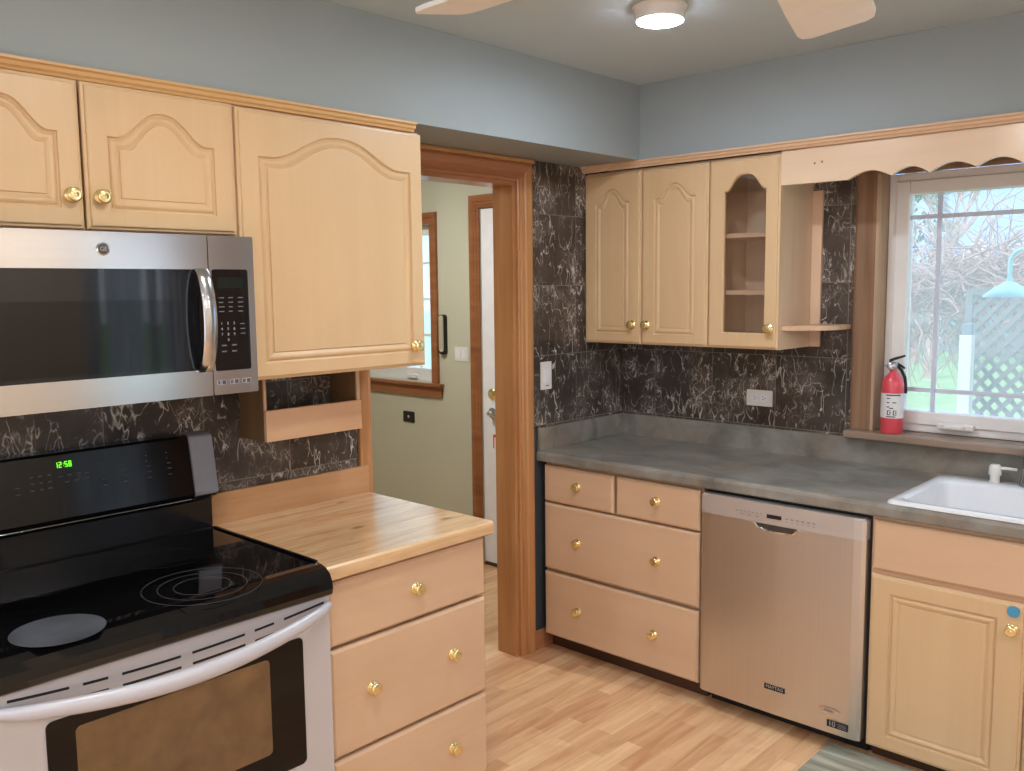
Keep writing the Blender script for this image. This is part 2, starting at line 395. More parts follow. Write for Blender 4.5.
# face frames: back wall looks to -y, left wall looks to +x
def FB(y): return lambda u, v, n: Vector((u, y-n, v))
def FL(x): return lambda u, v, n: Vector((x+n, u, v))
def rect(u0, u1, v0, v1): return [(u0, v0), (u1, v0), (u1, v1), (u0, v1)]
def plate(bm, F, pts, n0, n1): return prism(bm, pts, F, n0, n1)
def ngon(cx, cy, rx, ry, n=24): return [(cx+rx*math.cos(2*PI*i/n), cy+ry*math.sin(2*PI*i/n)) for i in range(n)]
def rrect(u0, u1, v0, v1, r, k=5):
    out = []
    for cx, cy, a in ((u1-r, v1-r, 0), (u0+r, v1-r, 90), (u0+r, v0+r, 180), (u1-r, v0+r, 270)):
        for i in range(k+1):
            t = math.radians(a+90*i/k); out.append((cx+r*math.cos(t), cy+r*math.sin(t)))
    return out
def loops_fill(bm, loops):
    es = []
    for lp in loops:
        n = len(lp)
        for i in range(n):
            e = bm.edges.get((lp[i], lp[(i+1) % n])) or bm.edges.new((lp[i], lp[(i+1) % n])); es.append(e)
    bmesh.ops.triangle_fill(bm, use_beauty=True, use_dissolve=False, edges=es)
def bridge(bm, a, b):
    n = len(a)
    for i in range(n): bm.faces.new((a[i], a[(i+1) % n], b[(i+1) % n], b[i]))
def door_bm(F, u0, u1, v0, v1, iu0, iu1, iv0, sh, rise, th=.019, hole=False, N=36, edge=.006, power=1.22):
    """cabinet door: frame with a cathedral-arched opening, groove and raised field (or an open hole for glass)"""
    bm = B()
    def outl(d, n):
        a, b = iu0+d, iu1-d; c = (a+b)/2; h = (b-a)/2
        pts = [(a, iv0+d), (b, iv0+d)]
        for i in range(N+1):
            u = b-(b-a)*i/N; s = abs(u-c)/h
            s2 = min(1, s/(.93 if hole else .84))
            y = sh-d+rise*(.5*(1+math.cos(PI*s2**power)))
            pts.append((u, y))
        return [bm.verts.new(F(p[0], p[1], n)) for p in pts]
    def rc(i, n): return [bm.verts.new(F(p[0], p[1], n)) for p in rect(u0+i, u1-i, v0+i, v1-i)]
    r0 = rc(0, 0); r3 = rc(.0115, th); rl_ = [r0, rc(0, th-.009), rc(.0022, th-.0065), rc(.0075, th-.0058), rc(.0088, th-.0012), r3]
    for p, q in zip(rl_, rl_[1:]): bridge(bm, p, q)
    a0 = outl(0, th); loops_fill(bm, [r3, a0])
    if hole:
        a1 = outl(.004, th-.006); a2 = outl(.004, 0); bridge(bm, a0, a1); bridge(bm, a1, a2); loops_fill(bm, [r0, a2])
    else:
        al = [a0]+[outl(d, th-n) for d, n in ((.0012, .0055), (.0050, .0075), (.0090, .0035), (.0130, .0012), (.0185, .0014), (.0240, .0040), (.0285, .0065), (.0300, .0065), (.0312, .0030))]
        for p, q in zip(al, al[1:]): bridge(bm, p, q)
        loops_fill(bm, [al[-1]]); bm.faces.new(r0)
    return bm
def drawer_bm(F, u0, u1, v0, v1, th=.019, e=.010):
    bm = B()
    def rc(i, n): return [bm.verts.new(F(p[0], p[1], n)) for p in rect(u0+i, u1-i, v0+i, v1-i)]
    rs = [rc(0, 0), rc(0, th-.009), rc(.002, th-.006), rc(e*.7, th-.0015), rc(e, th)]
    for a, b in zip(rs, rs[1:]): bridge(bm, a, b)
    bm.faces.new(rs[0]); bm.faces.new(rs[-1]); return bm
KNOB = {}
def knob(F, u, v, n, parent, axis):
    """brass knob with a rose, shared mesh per facing"""
    if axis not in KNOB:
        bm = B(); ax = {'L': (1, 0, 0), 'B': (0, -1, 0)}[axis]
        lathe(bm, [(0, 0), (.0200, 0), (.0208, .002), (.018, .005), (.010, .0065), (.0070, .012), (.0095, .0145), (.0165, .0175), (.0192, .0225), (.0184, .027), (.0138, .030), (.0105, .0288), (.0055, .0302), (0, .0306)], (0, 0, 0), ax, 24)
        me = bpy.data.meshes.new('knob'); bmesh.ops.recalc_face_normals(bm, faces=bm.faces); bm.to_mesh(me); bm.free()
        for p in me.polygons: p.use_smooth = True
        me.materials.append(BRASS); KNOB[axis] = me
    o = bpy.data.objects.new('knob', KNOB[axis]); link(o); o.scale = (.92, .92, .92); o.parent = parent; o.location = F(u, v, n)-wloc(parent); return o
def text(name, body, size, F, u, v, n, mat, parent, align='CENTER', ext=.0004):
    cu = bpy.data.curves.new('lettering', 'FONT'); cu.body = body; cu.size = size; cu.align_x = align; cu.align_y = 'CENTER'; cu.extrude = ext
    t = bpy.data.objects.new('lettering', cu); link(t); bpy.context.view_layer.update()
    dg = bpy.context.evaluated_depsgraph_get(); me = bpy.data.meshes.new_from_object(t.evaluated_get(dg))
    bpy.data.objects.remove(t); bpy.data.curves.remove(cu)
    org = wloc(parent)
    for vv in me.vertices: vv.co = F(u+vv.co.x, v+vv.co.y, n+vv.co.z)-org
    me.materials.clear(); me.materials.append(mat)
    o = bpy.data.objects.new(name, me); link(o); o.parent = parent; return o
def struct(name, bm, mat, label=None, **kw):
    return tag(obj(name, bm, mat, **kw), label, kind='structure')

# ------------------------------------------------------------------ key dimensions
ZC, ZS, ZSOF, ZCEIL = .901, .856, 2.148, 2.458
YB, YU, YSOF = -.606, -.287, -.322     # carcass fronts on the back wall
XB, XU, XSOF = .615, .311, .322        # carcass fronts on the left wall
XR, YN = 4.2, -5.6                     # far right wall, wall behind the camera
DY0, DY1, DZ = -1.557, -.757, 2.054    # doorway in the left wall
WX0, WX1, WZ0, WZ1 = 1.217, 2.36, 1.035, 2.05   # kitchen window opening
FBw, FLw = FB(0), FL(0)

# ------------------------------------------------------------------ the room
bm = B(); box(bm, -2.9, XR+.12, YN-.12, .30, -.06, 0)
struct('floor', bm, FLOOR, 'beech laminate strip floor', loc=(0, 0, 0))
bm = B(); box(bm, -2.9, XR+.12, YN-.12, .24, ZCEIL, ZCEIL+.08)
struct('ceiling', bm, CEIL, 'grey painted ceiling')
bm = B()
box(bm, -.111, 0, DY1, 0, 0, ZCEIL); box(bm, -.111, 0, YN, DY0, 0, ZCEIL); box(bm, -.111, 0, DY0, DY1, DZ, ZCEIL)
o = struct('wall_left', bm, [BLUEGREY, SLATE, SAGE], 'left wall with the doorway')
for p in o.data.polygons:
    c = o.matrix_basis @ p.center
    if p.normal.x < -.9: p.material_index = 2
bm = B(); box(bm, -.111, WX0, 0, .16, 0, ZCEIL); box(bm, WX1, XR, 0, .16, 0, ZCEIL); box(bm, WX0, WX1, 0, .16, 0, WZ0-.005); box(bm, WX0, WX1, 0, .16, WZ1, ZCEIL)
struct('wall_back', bm, BLUEGREY, 'back wall with the window over the sink')
# right wall with a window, wall behind the camera
RWY0, RWY1 = -1.14, -.56
bm = B(); box(bm, XR, XR+.12, YN, RWY0, 0, ZCEIL); box(bm, XR, XR+.12, RWY1, .16, 0, ZCEIL); box(bm, XR, XR+.12, RWY0, RWY1, 0, .75); box(bm, XR, XR+.12, RWY0, RWY1, 2.1, ZCEIL)
struct('wall_right', bm, CREAM)
PX0, PX1, PZ0, PZ1 = .9, 3.7, .25, 2.15
bm = B(); box(bm, -.111, PX0, YN-.12, YN, 0, ZCEIL); box(bm, PX1, XR+.12, YN-.12, YN, 0, ZCEIL); box(bm, PX0, PX1, YN-.12, YN, 0, PZ0); box(bm, PX0, PX1, YN-.12, YN, PZ1, ZCEIL)
struct('wall_front', bm, CREAM)
bm = B()
for a in (PX0, (PX0+PX1)/2-.04, PX1-.08): box(bm, a, a+.08, YN-.10, YN-.02, PZ0, PZ1)
for a, b in ((PX0+.08, (PX0+PX1)/2-.04), ((PX0+PX1)/2+.04, PX1-.08)): box(bm, a, b, YN-.10, YN-.02, PZ0, PZ0+.08); box(bm, a, b, YN-.10, YN-.02, PZ1-.08, PZ1)
struct('window_4', bm, VINYL)
bm = B()
for a in (RWY0, RWY1-.06): box(bm, XR+.02, XR+.08, a, a+.06, .75, 2.1)
box(bm, XR+.02, XR+.08, RWY0+.06, RWY1-.06, .75, .82); box(bm, XR+.02, XR+.08, RWY0+.06, RWY1-.06, 2.03, 2.1)
struct('window_3', bm, VINYL)
def cloth_mat():
    k = NT('white reflection curtain'); t = k.t; t.nodes.remove(k.b); a = k.n('ShaderNodeBsdfDiffuse'); b = k.n('ShaderNodeBsdfTranslucent'); m = k.n('ShaderNodeMixShader')
    a.inputs[0].default_value = (.8, .8, .8, 1); b.inputs[0].default_value = (.9, .92, .96, 1); m.inputs[0].default_value = .85
    k.l(a.outputs[0], m.inputs[1]); k.l(b.outputs[0], m.inputs[2]); k.l(m.outputs[0], k.out.inputs[0]); return k.m
CLOTH = cloth_mat()
for i_, (a, b) in enumerate(((-1.20, -1.095), (-1.065, -.816), (-.784, -.716), (-.684, -.50))):  # panels added out of view; their gaps streak the microwave reflection
    bm = B(); n_ = 14; lo = []
    for q in range(n_+1): lo.append((a+(b-a)*q/n_, .012*math.sin(q*1.9)))
    pr = [(y, x) for y, x in lo]+[(y, x+.003) for y, x in lo[::-1]]
    prism(bm, pr, lambda u, v, t: Vector((XR-.06+v, u, t)), .30, 2.2)
    tag(obj('reflection_curtain', bm, CLOTH), 'white reflection curtain panel added out of view by the right wall', 'curtain', 'added reflection curtains')
bm = B(); box(bm, XR-.03, XR-.0005, -.46, -.06, 0.0005, 2.05, .004); struct('reflection_panel', bm, OAK)  # unseen dark board added to darken part of the microwave's reflection
# soffits
bm = B(); box(bm, 0.0005, XSOF, YN+.001, -.0005, ZSOF, ZCEIL-.0005); struct('trim_1', bm, BLUEGREY, 'blue grey soffit above the left cabinets')
bm = B(); box(bm, XSOF+.0005, XR-.001, YSOF, -.0005, ZSOF, ZCEIL-.0005); struct('trim_2', bm, BLUEGREY, 'blue grey soffit above the window')
# tile
bm = B(); box(bm, .0005, .010, -.671, -.0005, 1.003, ZSOF-.001); struct('trim_3', bm, MARBLE_L, 'dark marble tile beside the doorway')
bm = B(); box(bm, .0005, .010, -3.2, -1.612, .984, 1.86); struct('trim_4', bm, MARBLE_L, 'dark marble tile behind the range')
bm = B(); box(bm, .0105, 1.136, -.010, -.0005, 1.003, ZSOF-.001); struct('trim_5', bm, MARBLE_B, 'dark marble tile on the back wall')
# slate strip under the counter, end of the left wall
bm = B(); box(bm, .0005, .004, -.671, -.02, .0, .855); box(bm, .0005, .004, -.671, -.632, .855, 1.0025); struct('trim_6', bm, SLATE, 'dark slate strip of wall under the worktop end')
# door casing round the opening (kitchen side)
CAS = [(0, 0), (0, .012), (.007, .016), (.016, .014), (.020, .020), (.040, .018), (.045, .024), (.072, .026), (.085, .022), (.085, 0)]
def casing(bm, F, u0, u1, v0, v1, prof, bottom=False, n0=.0005, narrow=0, head=1):
    secs = []
    cs = [(u0, v0, -1, 0), (u0, v1, -1, 1), (u1, v1, 1, 1), (u1, v0, 1, 0)]
    if bottom: cs = [(u0, v0, -1, -1), (u0, v1, -1, 1), (u1, v1, 1, 1), (u1, v0, 1, -1)]
    for cu, cv, du, dv in cs: secs.append([bm.verts.new(F(cu+du*o_, cv+(dv*o_*head if dv > 0 else dv*o_), n0+n_)) for o_, n_ in prof] if not narrow or du > 0 else [bm.verts.new(F(cu+du*o_*narrow, cv+(dv*o_*head if dv > 0 else dv*o_), n0+n_)) for o_, n_ in prof])
    k = len(prof)
    for i in range(len(secs) if bottom else len(secs)-1):
        a, b = secs[i], secs[(i+1) % len(secs)]
        for j in range(k): bm.faces.new((a[j], a[(j+1) % k], b[(j+1) % k], b[j]))
    if not bottom: bm.faces.new(secs[0]); bm.faces.new(secs[-1][::-1])
    return bm
bm = casing(B(), FLw, DY0, DY1, 0, DZ, CAS, narrow=.6, head=.87)
o = struct('trim_7', bm, [OAK, OAK_Y], 'amber moulded door casing')
for p in o.data.polygons:
    c = o.matrix_basis @ p.center
    if c.z > DZ+.001 and DY0 < c.y < DY1: p.material_index = 1
bm = B(); box(bm, .0005, .034, DY0-.02, DY1+.088, DZ+.0752, DZ+.0925, .004); struct('trim_13', bm, wood('honey cap strip', (206, 160, 108), (176, 126, 78), 'y', .35), 'honey cap strip over the door casing')
# jamb lining
bm = B(); box(bm, -.112, .0, DY1-.018, DY1-.0005, 0, DZ-.0185); struct('trim_8', bm, OAK, 'amber jamb board of the doorway')
bm = B(); box(bm, -.112, .0, DY0+.0005, DY0+.018, 0, DZ-.0185); struct('trim_9', bm, OAK)
bm = B(); box(bm, -.112, .0, DY0+.0005, DY1-.0005, DZ-.018, DZ-.0005); struct('trim_10', bm, OAK_Y, 'amber head board of the doorway')
bm = B(); box(bm, .0045, .016, -.671, -.545, 0, .085, .003); struct('baseboard_left', bm, OAK_Y, 'short amber baseboard')

# hall beyond the doorway
HY = .08
HWX0, HWX1, HWZ0, HWZ1 = -2.20, -1.463, 1.045, 2.0
HDX0, HDX1 = -1.045, -.25
bm = B()
box(bm, -2.9, HWX0, HY, .24, 0, ZCEIL); box(bm, HWX0, HWX1, HY, .24, 0, HWZ0); box(bm, HWX0, HWX1, HY, .24, HWZ1, ZCEIL)
box(bm, HWX1, HDX0, HY, .24, 0, ZCEIL); box(bm, HDX0, HDX1, HY, .24, 2.06, ZCEIL); box(bm, HDX1, -.1115, HY, .24, 0, ZCEIL)
struct('wall_hall', bm, SAGE, 'sage green hall wall seen through the doorway')
bm = B(); box(bm, -2.9, -2.78, -3.4, HY, 0, ZCEIL); box(bm, -2.78, -.1115, -3.4, -3.28, 0, ZCEIL); struct('wall_hall_far', bm, SAGE)
bm = B(); box(bm, -.1115, -.0, 0, .0005, 0, .001); bm.free()
# hall door
d = thing('door_1', (HDX0, HY, 0), 'white hall door with brass deadbolt seen past the jamb', None, None, 'structure')
bm = B(); box(bm, HDX0+.002, HDX1-.002, HY+.006, HY+.046, .022, 2.057, .002); obj('slab', bm, DOORW, d)
bm = B(); lathe(bm, [(0, 0), (.029, 0), (.031, .006), (.024, .012), (.016, .014), (.016, .020), (0, .021)], (-.965, HY+.0058, 1.012), (0, -1, 0)); obj('deadbolt', bm, BRASS, d, True)
bm = B(); lathe(bm, [(0, 0), (.030, 0), (.030, .008), (.014, .012), (.012, .04), (0, .042)], (-.965, HY+.0058, .905), (0, -1, 0))
tube(bm, [(-.965, HY-.034, .905), (-.93, HY-.038, .903), (-.88, HY-.036, .895), (-.85, HY-.034, .888)], [.011, .010, .009, .007], 10, (1, .7)); tag(obj('lever_handle', bm, CHROME, d, True), 'chrome lever handle')
bm = B(); box(bm, HDX0, HDX1, HY+.004, HY+.10, .0005, .018, .004); obj('threshold', bm, TOE, d)
bm = casing(B(), FB(HY), HDX0+.0, HDX1, 0, 2.06, [(a*.85, b*.8) for a, b in CAS]); obj('casing', bm, OAK_X, d)
t = B(); plate(t, FB(HY+.0058), [(-.965, .78), (-.945, .78), (-.945, .765), (-.957, .765), (-.957, .70), (-.965, .70)], 0, .0012); tag(obj('hanging_tag', t, REDTAG, d), 'red paper tag')
# hall window
w = thing('window_2', ((HWX0+HWX1)/2, HY, HWZ0), 'white hall window in an amber casing', None, None, 'structure')
bm = casing(B(), FB(HY), HWX0, HWX1, HWZ0, HWZ1, [(a*.74, b*.8) for a, b in CAS]); obj('casing', bm, OAK_X, w)
bm = B(); box(bm, HWX0-.11, HWX1+.10, HY-.035, HY+.06, HWZ0-.022, HWZ0-.0005, .004); box(bm, HWX0-.10, HWX1+.09, HY-.016, HY-.0005, HWZ0-.085, HWZ0-.0225, .003); obj('sill', bm, OAK_X, w)
bm = B()
for a, b, c, e in ((HWX0+.001, HWX0+.07, HWZ0+.001, HWZ1-.001), (HWX1-.07, HWX1-.001, HWZ0+.001, HWZ1-.001), (HWX0+.07, HWX1-.07, HWZ0+.001, HWZ0+.075), (HWX0+.07, HWX1-.07, HWZ1-.06, HWZ1-.001)): box(bm, a, b, HY+.06, HY+.11, c, e)
for k in range(3): box(bm, HWX1-.20-.16*k, HWX1-.19-.16*k, HY+.075, HY+.095, HWZ0+.075, HWZ1-.06)
for k in range(3): box(bm, HWX0+.07, HWX1-.07, HY+.076, HY+.094, HWZ0+.28+.22*k, HWZ0+.29+.22*k)
obj('sash', bm, VINYL, w)
bm = B(); box(bm, HWX0+.07, HWX1-.07, HY+.083, HY+.087, HWZ0+.075, HWZ1-.06); obj('pane', bm, GLASS_HALL, w)
bm = B(); box(bm, -1.505, -1.486, HY+.045, HY+.0595, HWZ0+.012, HWZ0+.032, .002); obj('latch', bm, BLACKMAT, w)
bm = B(); box(bm, -1.76, -1.66, HY+.04, HY+.0595, HWZ0+.012, HWZ0+.035, .004); obj('crank_handle', bm, WHITEPL, w)

# kitchen window
w = thing('window_1', ((WX0+WX1)/2, .08, WZ0), 'white framed window over the sink', None, None, 'structure')
bm = casing(B(), FB(0), WX0, WX1, WZ0+.001, WZ1-.02, [(0, 0), (0, .016), (.010, .020), (.040, .018), (.070, .022), (.080, .018), (.080, 0)]); obj('casing', bm, OLD, w)
bm = B(); box(bm, WX0+.0005, WX0+.012, -.018, .075, WZ0+.001, WZ1-.001); box(bm, WX1-.012, WX1-.0005, -.018, .075, WZ0+.001, WZ1-.001); box(bm, WX0+.012, WX1-.012, -.018, .075, WZ1-.013, WZ1-.001); obj('jamb_liner', bm, OLD_IN, w)
bm = B()
def wframe(bm, x0, x1, z0, z1, t, y0, y1, bev=.004):
    box(bm, x0, x0+t, y0, y1, z0, z1, bev); box(bm, x1-t, x1, y0, y1, z0, z1, bev)
    box(bm, x0+t, x1-t, y0+.0005, y1-.0005, z0, z0+t, bev); box(bm, x0+t, x1-t, y0+.0005, y1-.0005, z1-t, z1, bev)
wframe(bm, WX0+.0125, WX1-.0125, WZ0+.001, WZ1-.014, .030, .076, .15); obj('outer_frame', bm, VINYL, w)
bm = B(); wframe(bm, WX0+.043, WX1-.043, WZ0+.032, WZ1-.0445, .050, .066, .125); obj('sash', bm, VINYL, w)
GX0, GX1, GZ0, GZ1 = WX0+.093, WX1-.093, WZ0+.082, WZ1-.0945
bm = B(); box(bm, GX0+.0005, GX1-.0005, .098, .102, GZ0+.0005, GZ1-.0005); obj('pane', bm, GLASS_WIN, w)
for a, b, c, e in ((1.408, 1.424, GZ0+.001, GZ1-.001), (GX1-.12, GX1-.104, GZ0+.001, GZ1-.001)):
    bm = B(); box(bm, a, b, .088, .097, c, e); obj('muntin', bm, GREYMUNT, w)
for z in (1.200, 1.868):
    for a, b in ((GX0+.001, 1.4075), (1.4245, GX1-.1205), (GX1-.1035, GX1-.001)):
        bm = B(); box(bm, a, b, .0885, .0965, z-.008, z+.008); obj('muntin', bm, GREYMUNT, w)
bm = B(); box(bm, 1.445, 1.580, .046, .0655, 1.056, 1.084, .008); box(bm, 1.475, 1.550, .030, .0475, 1.060, 1.080, .007); obj('crank_handle', bm, WHITEPL, w)
bm = B(); box(bm, 1.128, WX1+.09, -.064, -.0005, 1.006, WZ0, .005); box(bm, WX0+.001, WX1-.001, -.0005, .075, 1.012+.019, WZ0)
obj('sill', bm, SILLW, w)

# ------------------------------------------------------------------ left wall, upper cabinets
def cabinet_box(bm, F, u0, u1, v0, v1, depth, t=.016, n0=.0005):
    """open-fronted carcass: sides, top, bottom, back"""
    plate(bm, F, rect(u0, u0+t, v0, v1), n0, depth); plate(bm, F, rect(u1-t, u1, v0, v1), n0, depth)
    plate(bm, F, rect(u0+t, u1-t, v0, v0+t), n0, depth); plate(bm, F, rect(u0+t, u1-t, v1-t, v1), n0, depth)
    plate(bm, F, rect(u0+t, u1-t, v0+t, v1-t), n0, n0+.008); return bm
FX = FL(XU+.0005)
c = thing('wall_cabinet', (0.012, -2.64, 1.762), 'two-door maple cabinet with small arched doors above the microwave', 'cabinet')
bm = cabinet_box(B(), FL(.0105), -3.003, -2.2345, 1.762, 2.1185, XU-.0105); obj('carcass', bm, MAPLE_IN, c)
for u0, u1, kx, i0, i1 in ((-2.9985, -2.6445, -2.674, -2.942, -2.698), (-2.6385, -2.2385, -2.604, -2.582, -2.298)):
    dr = obj('door', door_bm(FX, u0, u1, 1.7665, 2.1175, i0, i1, 1.815, 1.993, .070), MAPLE, c)
    knob(FX, kx, 1.845, .019, dr, 'L')
c = thing('wall_cabinet', (0.012, -1.90, 1.357), 'tall maple cabinet with one wide arched door left of the doorway', 'cabinet')
bm = cabinet_box(B(), FL(.0105), -2.2335, -1.5605, 1.359, 2.1185, XU-.0105); obj('carcass', bm, MAPLE_IN, c)
dr = obj('door', door_bm(FX, -2.2290, -1.5585, 1.3605, 2.1125, -2.166, -1.612, 1.407, 1.987, .077), MAPLE, c)
knob(FX, -1.604, 1.427, .019, dr, 'L')
# crown moulding, left
CR = [(0, 0), (.010, 0), (.013, .006), (.019, .010), (.021, .018), (.028, .022), (.028, .0285), (0, .0285)]   # (out, up)
bm = B(); prism(bm, CR, lambda u, v, t: Vector((XSOF-.012+u, t, 2.1192+v)), -3.2, -1.583); struct('trim_11', bm, CROWN_MY, 'honey crown moulding above the left cabinets')
bm = B(); prism(bm, CR, lambda u, v, t: Vector((t, -(-YSOF-.012+u), 2.1192+v)), .012, 2.6); struct('trim_12', bm, CROWN_M, 'honey crown moulding above the window cabinets')

# spice rack box
c = thing('spice_rack', (.08, -1.88, 1.148), 'shallow open wooden box rack hung under the tall cabinet', 'rack')
bm = B(); box(bm, .0105, .150, -2.073, -2.058, 1.148, 1.358); obj('side_panel', bm, RACKWOOD, c)
bm = B(); box(bm, .0105, .150, -1.722, -1.708, 1.148, 1.358); obj('side_panel', bm, RACKWOOD, c)
bm = B(); box(bm, .0105, .150, -2.0575, -1.7225, 1.148, 1.160); obj('bottom_board', bm, RACKWOOD, c)
bm = B(); box(bm, .151, .166, -2.073, -1.708, 1.148, 1.245, .0015); tag(obj('front_board', bm, RAWPINE, c), 'pinkish raw front board')
bm = B(); box(bm, .151, .158, -2.073, -2.066, 1.2455, 1.358); box(bm, .151, .158, -2.066, -1.708, 1.350, 1.358); box(bm, .151, .158, -1.720, -1.708, 1.2455, 1.350); obj('front_edge', bm, MAPLE_Y, c)

# microwave
MY0, MY1, MZ0, MZ1, MX = -3.003, -2.2365, 1.340, 1.7575, .400
c = thing('microwave', (.0, (MY0+MY1)/2, MZ0), 'stainless microwave with a black window mounted over the range', 'microwave')
bm = B(); box(bm, .0105, .370, MY0+.004, MY1-.004, MZ0+.010, MZ1-.001); obj('body', bm, BLACKMAT, c)
FM = FL(.3705); split = -2.3690
def frame_bm(F, o, i, n0, n1, r=.006):
    bm = B(); oo = rrect(*o, .004, 3); ii = rrect(*i, r, 3)
    lo = [[bm.verts.new(F(u, v, n)) for u, v in oo] for n in (n0, n1)]; li = [[bm.verts.new(F(u, v, n)) for u, v in ii] for n in (n0, n1)]
    bridge(bm, lo[0], lo[1]); bridge(bm, li[1], li[0]); loops_fill(bm, [lo[1], li[1]]); loops_fill(bm, [lo[0], li[0]]); return bm
dr = obj('door', frame_bm(FM, (MY0, split-.0012, MZ0, MZ1), (MY0+.03, split-.0045, 1.409, 1.670), 0, .0295), STEEL, c)
bm = plate(B(), FM, rrect(MY0+.0305, split-.005, 1.4095, 1.6695, .006), .002, .0275); obj('door_glass', bm, MWGLASS, dr)
bm = plate(B(), FM, rrect(MY0+.06, -2.470, 1.419, 1.594, .006), .0276, .0280); obj('oven_screen', bm, MWSCREEN, dr)
# bowed handle
bm = B(); prev = None; NH = 20
for q in range(NH+1):
    t = q/NH; xx = .406+.040*math.sin(PI*t)**.55; zz = 1.404+.268*t; cyy = -2.3935
    cs = [bm.verts.new((xx+a*.0065, cyy+b*.0185, zz)) for a, b in ((-1, -.9), (-1, .9), (0, 1), (.8, .7), (1, 0), (.8, -.7), (0, -1))]
    if prev: bridge(bm, prev, cs)
    else: bm.faces.new(cs)
    prev = cs
bm.faces.new(prev); obj('handle', bm, STEEL_EDGE, dr, True)
pn = obj('control_column', frame_bm(FM, (split+.0012, MY1, MZ0, MZ1), (split+.008, MY1-.019, 1.403, 1.6705), 0, .0295), STEEL, c)
bm = plate(B(), FM, rrect(split+.0085, MY1-.0195, 1.4035, 1.670, .006), .002, .0265); obj('keypad', bm, MWGLASS, pn)
bm = plate(B(), FM, rrect(-2.344, -2.268, 1.621, 1.650, .002), .0266, .0270); obj('display', bm, LCD, pn)
rnd = random.Random(3); kl = []
for v in (1.596, 1.584, 1.572, 1.560):
    for u in (-2.334, -2.306, -2.278): kl.append((u-.008, u+.008-rnd.random()*.005, v-.0013, v+.0013))
for v in (1.526, 1.513, 1.500): kl.append((-2.282, -2.268, v-.0013, v+.0013))
for v in (1.470, 1.454):
    for u in (-2.332, -2.302): kl.append((u-.007, u+.007, v-.0018, v+.0018))
for q in kl: obj('key', plate(B(), FM, rect(*q), .0266, .0269), PRINTDIM, pn)
for i, ch in enumerate('1234567890'):
    r_, q = divmod(i, 3)
    if ch == '0': r_, q = 3, 1
    text('digit', ch, .0105, FM, -2.336+.0180*q, 1.528-.0145*r_, .0266, PRINT, pn, ext=.0002)
for u in (-2.345, -2.3080, -2.272):
    bm = plate(B(), FM, rect(u-.013, u+.013, 1.366, 1.379), .0295, .0302)
    for a, b in ((-.011, -.0055), (-.0035, -.0018), (.001, .011)):
        t = plate(B(), FM, rect(u+a, u+b, 1.3675, 1.3775), .0303, .0305); join(bm, t, 1)
    obj('button', bm, [PRINT, INK], pn)
bm = B(); lathe(bm, [(0, 0), (.0150, 0), (.0155, .002), (.0135, .0035), (.0125, .0025), (0, .0025)], (MX, -2.637, 1.716), (1, 0, 0), 28); lg = obj('round_emblem', bm, CHROME, dr, True)
bm = B(); lathe(bm, [(0, .0026), (.0122, .0026), (.0122, .0030), (0, .0030)], (MX, -2.637, 1.716), (1, 0, 0), 28); obj('emblem_field', bm, NICKELD, lg)
text('monogram', 'GE', .0145, FL(MX), -2.637, 1.716, .0032, PRINT, lg)
for a, b in ((MY0+.10, MY0+.30), (MY1-.30, MY1-.10)): bm = plate(B(), FL(.05), rect(a, b, MZ0+.0, MZ0+.009), 0, .2); obj('underside_vent', bm, DARKGAP, c)

# ------------------------------------------------------------------ range
RY0, RY1 = -3.020, -2.2135
c = thing('electric_range', (.34, (RY0+RY1)/2, 0), 'black and silver glass-top electric range at the left edge', 'stove')
bm = B(); box(bm, .03, .640, RY0+.003, RY1-.003, .03, .8515); obj('body', bm, SILVER, c)
for x in (.08, .58):
    for y in (RY0+.06, RY1-.06): bm = B(); lathe(bm, [(0, 0), (.018, 0), (.018, .0295), (0, .0295)], (x, y, .0002), (0, 0, 1), 12); obj('foot', bm, BLACKMAT, c)
# cooktop with rolled front
prof = [(.045, .852), (.6695, .852), (.6705, .823), (.684, .823), (.693, .829), (.697, .844), (.694, .864), (.684, .882), (.668, .893), (.648, .8985), (.630, .9000), (.100, .9000), (.090, .903), (.045, .903)]
bm = B(); prism(bm, prof, lambda u, v, t: Vector((u, t, v)), RY0-.003, RY1-.009)
ct = obj('cooktop', bm, BLACKGLASS, c)
for y0, y1 in ((RY0-.003, RY0+.009), (RY1-.017, RY1-.006)): bm = B(); box(bm, .100, .630, y0, y1, .9002, .9055, .0025); obj('side_rim', bm, BLACK, ct)
def ring(bm, x, y, z, r0, r1, n=48, h=.0003):
    prof = [(r0, 0), (r1, 0), (r1, h), (r0, h), (r0, 0)]
    lathe(bm, prof, (x, y, z), (0, 0, 1), n, False)
ZT = .9001
bm = B()
for r in (.141, .105, .068): ring(bm, .576, -2.518, ZT, r-.0022, r)
obj('front_burner_ring', bm, RINGMAT, ct)
bm = B(); ring(bm, .290, -2.470, ZT, .087, .089); obj('rear_burner_ring', bm, RINGDIM, ct)
bm = B(); ring(bm, .285, -2.790, ZT, .072, .074); obj('rear_burner_ring', bm, RINGDIM, ct)
bm = B(); lathe(bm, [(0, 0), (.092, 0), (.094, .0004), (0, .0004)], (.612, -2.868, ZT), (0, 0, 1), 48); tag(obj('hazed_burner', bm, HAZE, ct), 'greyed round burner patch')
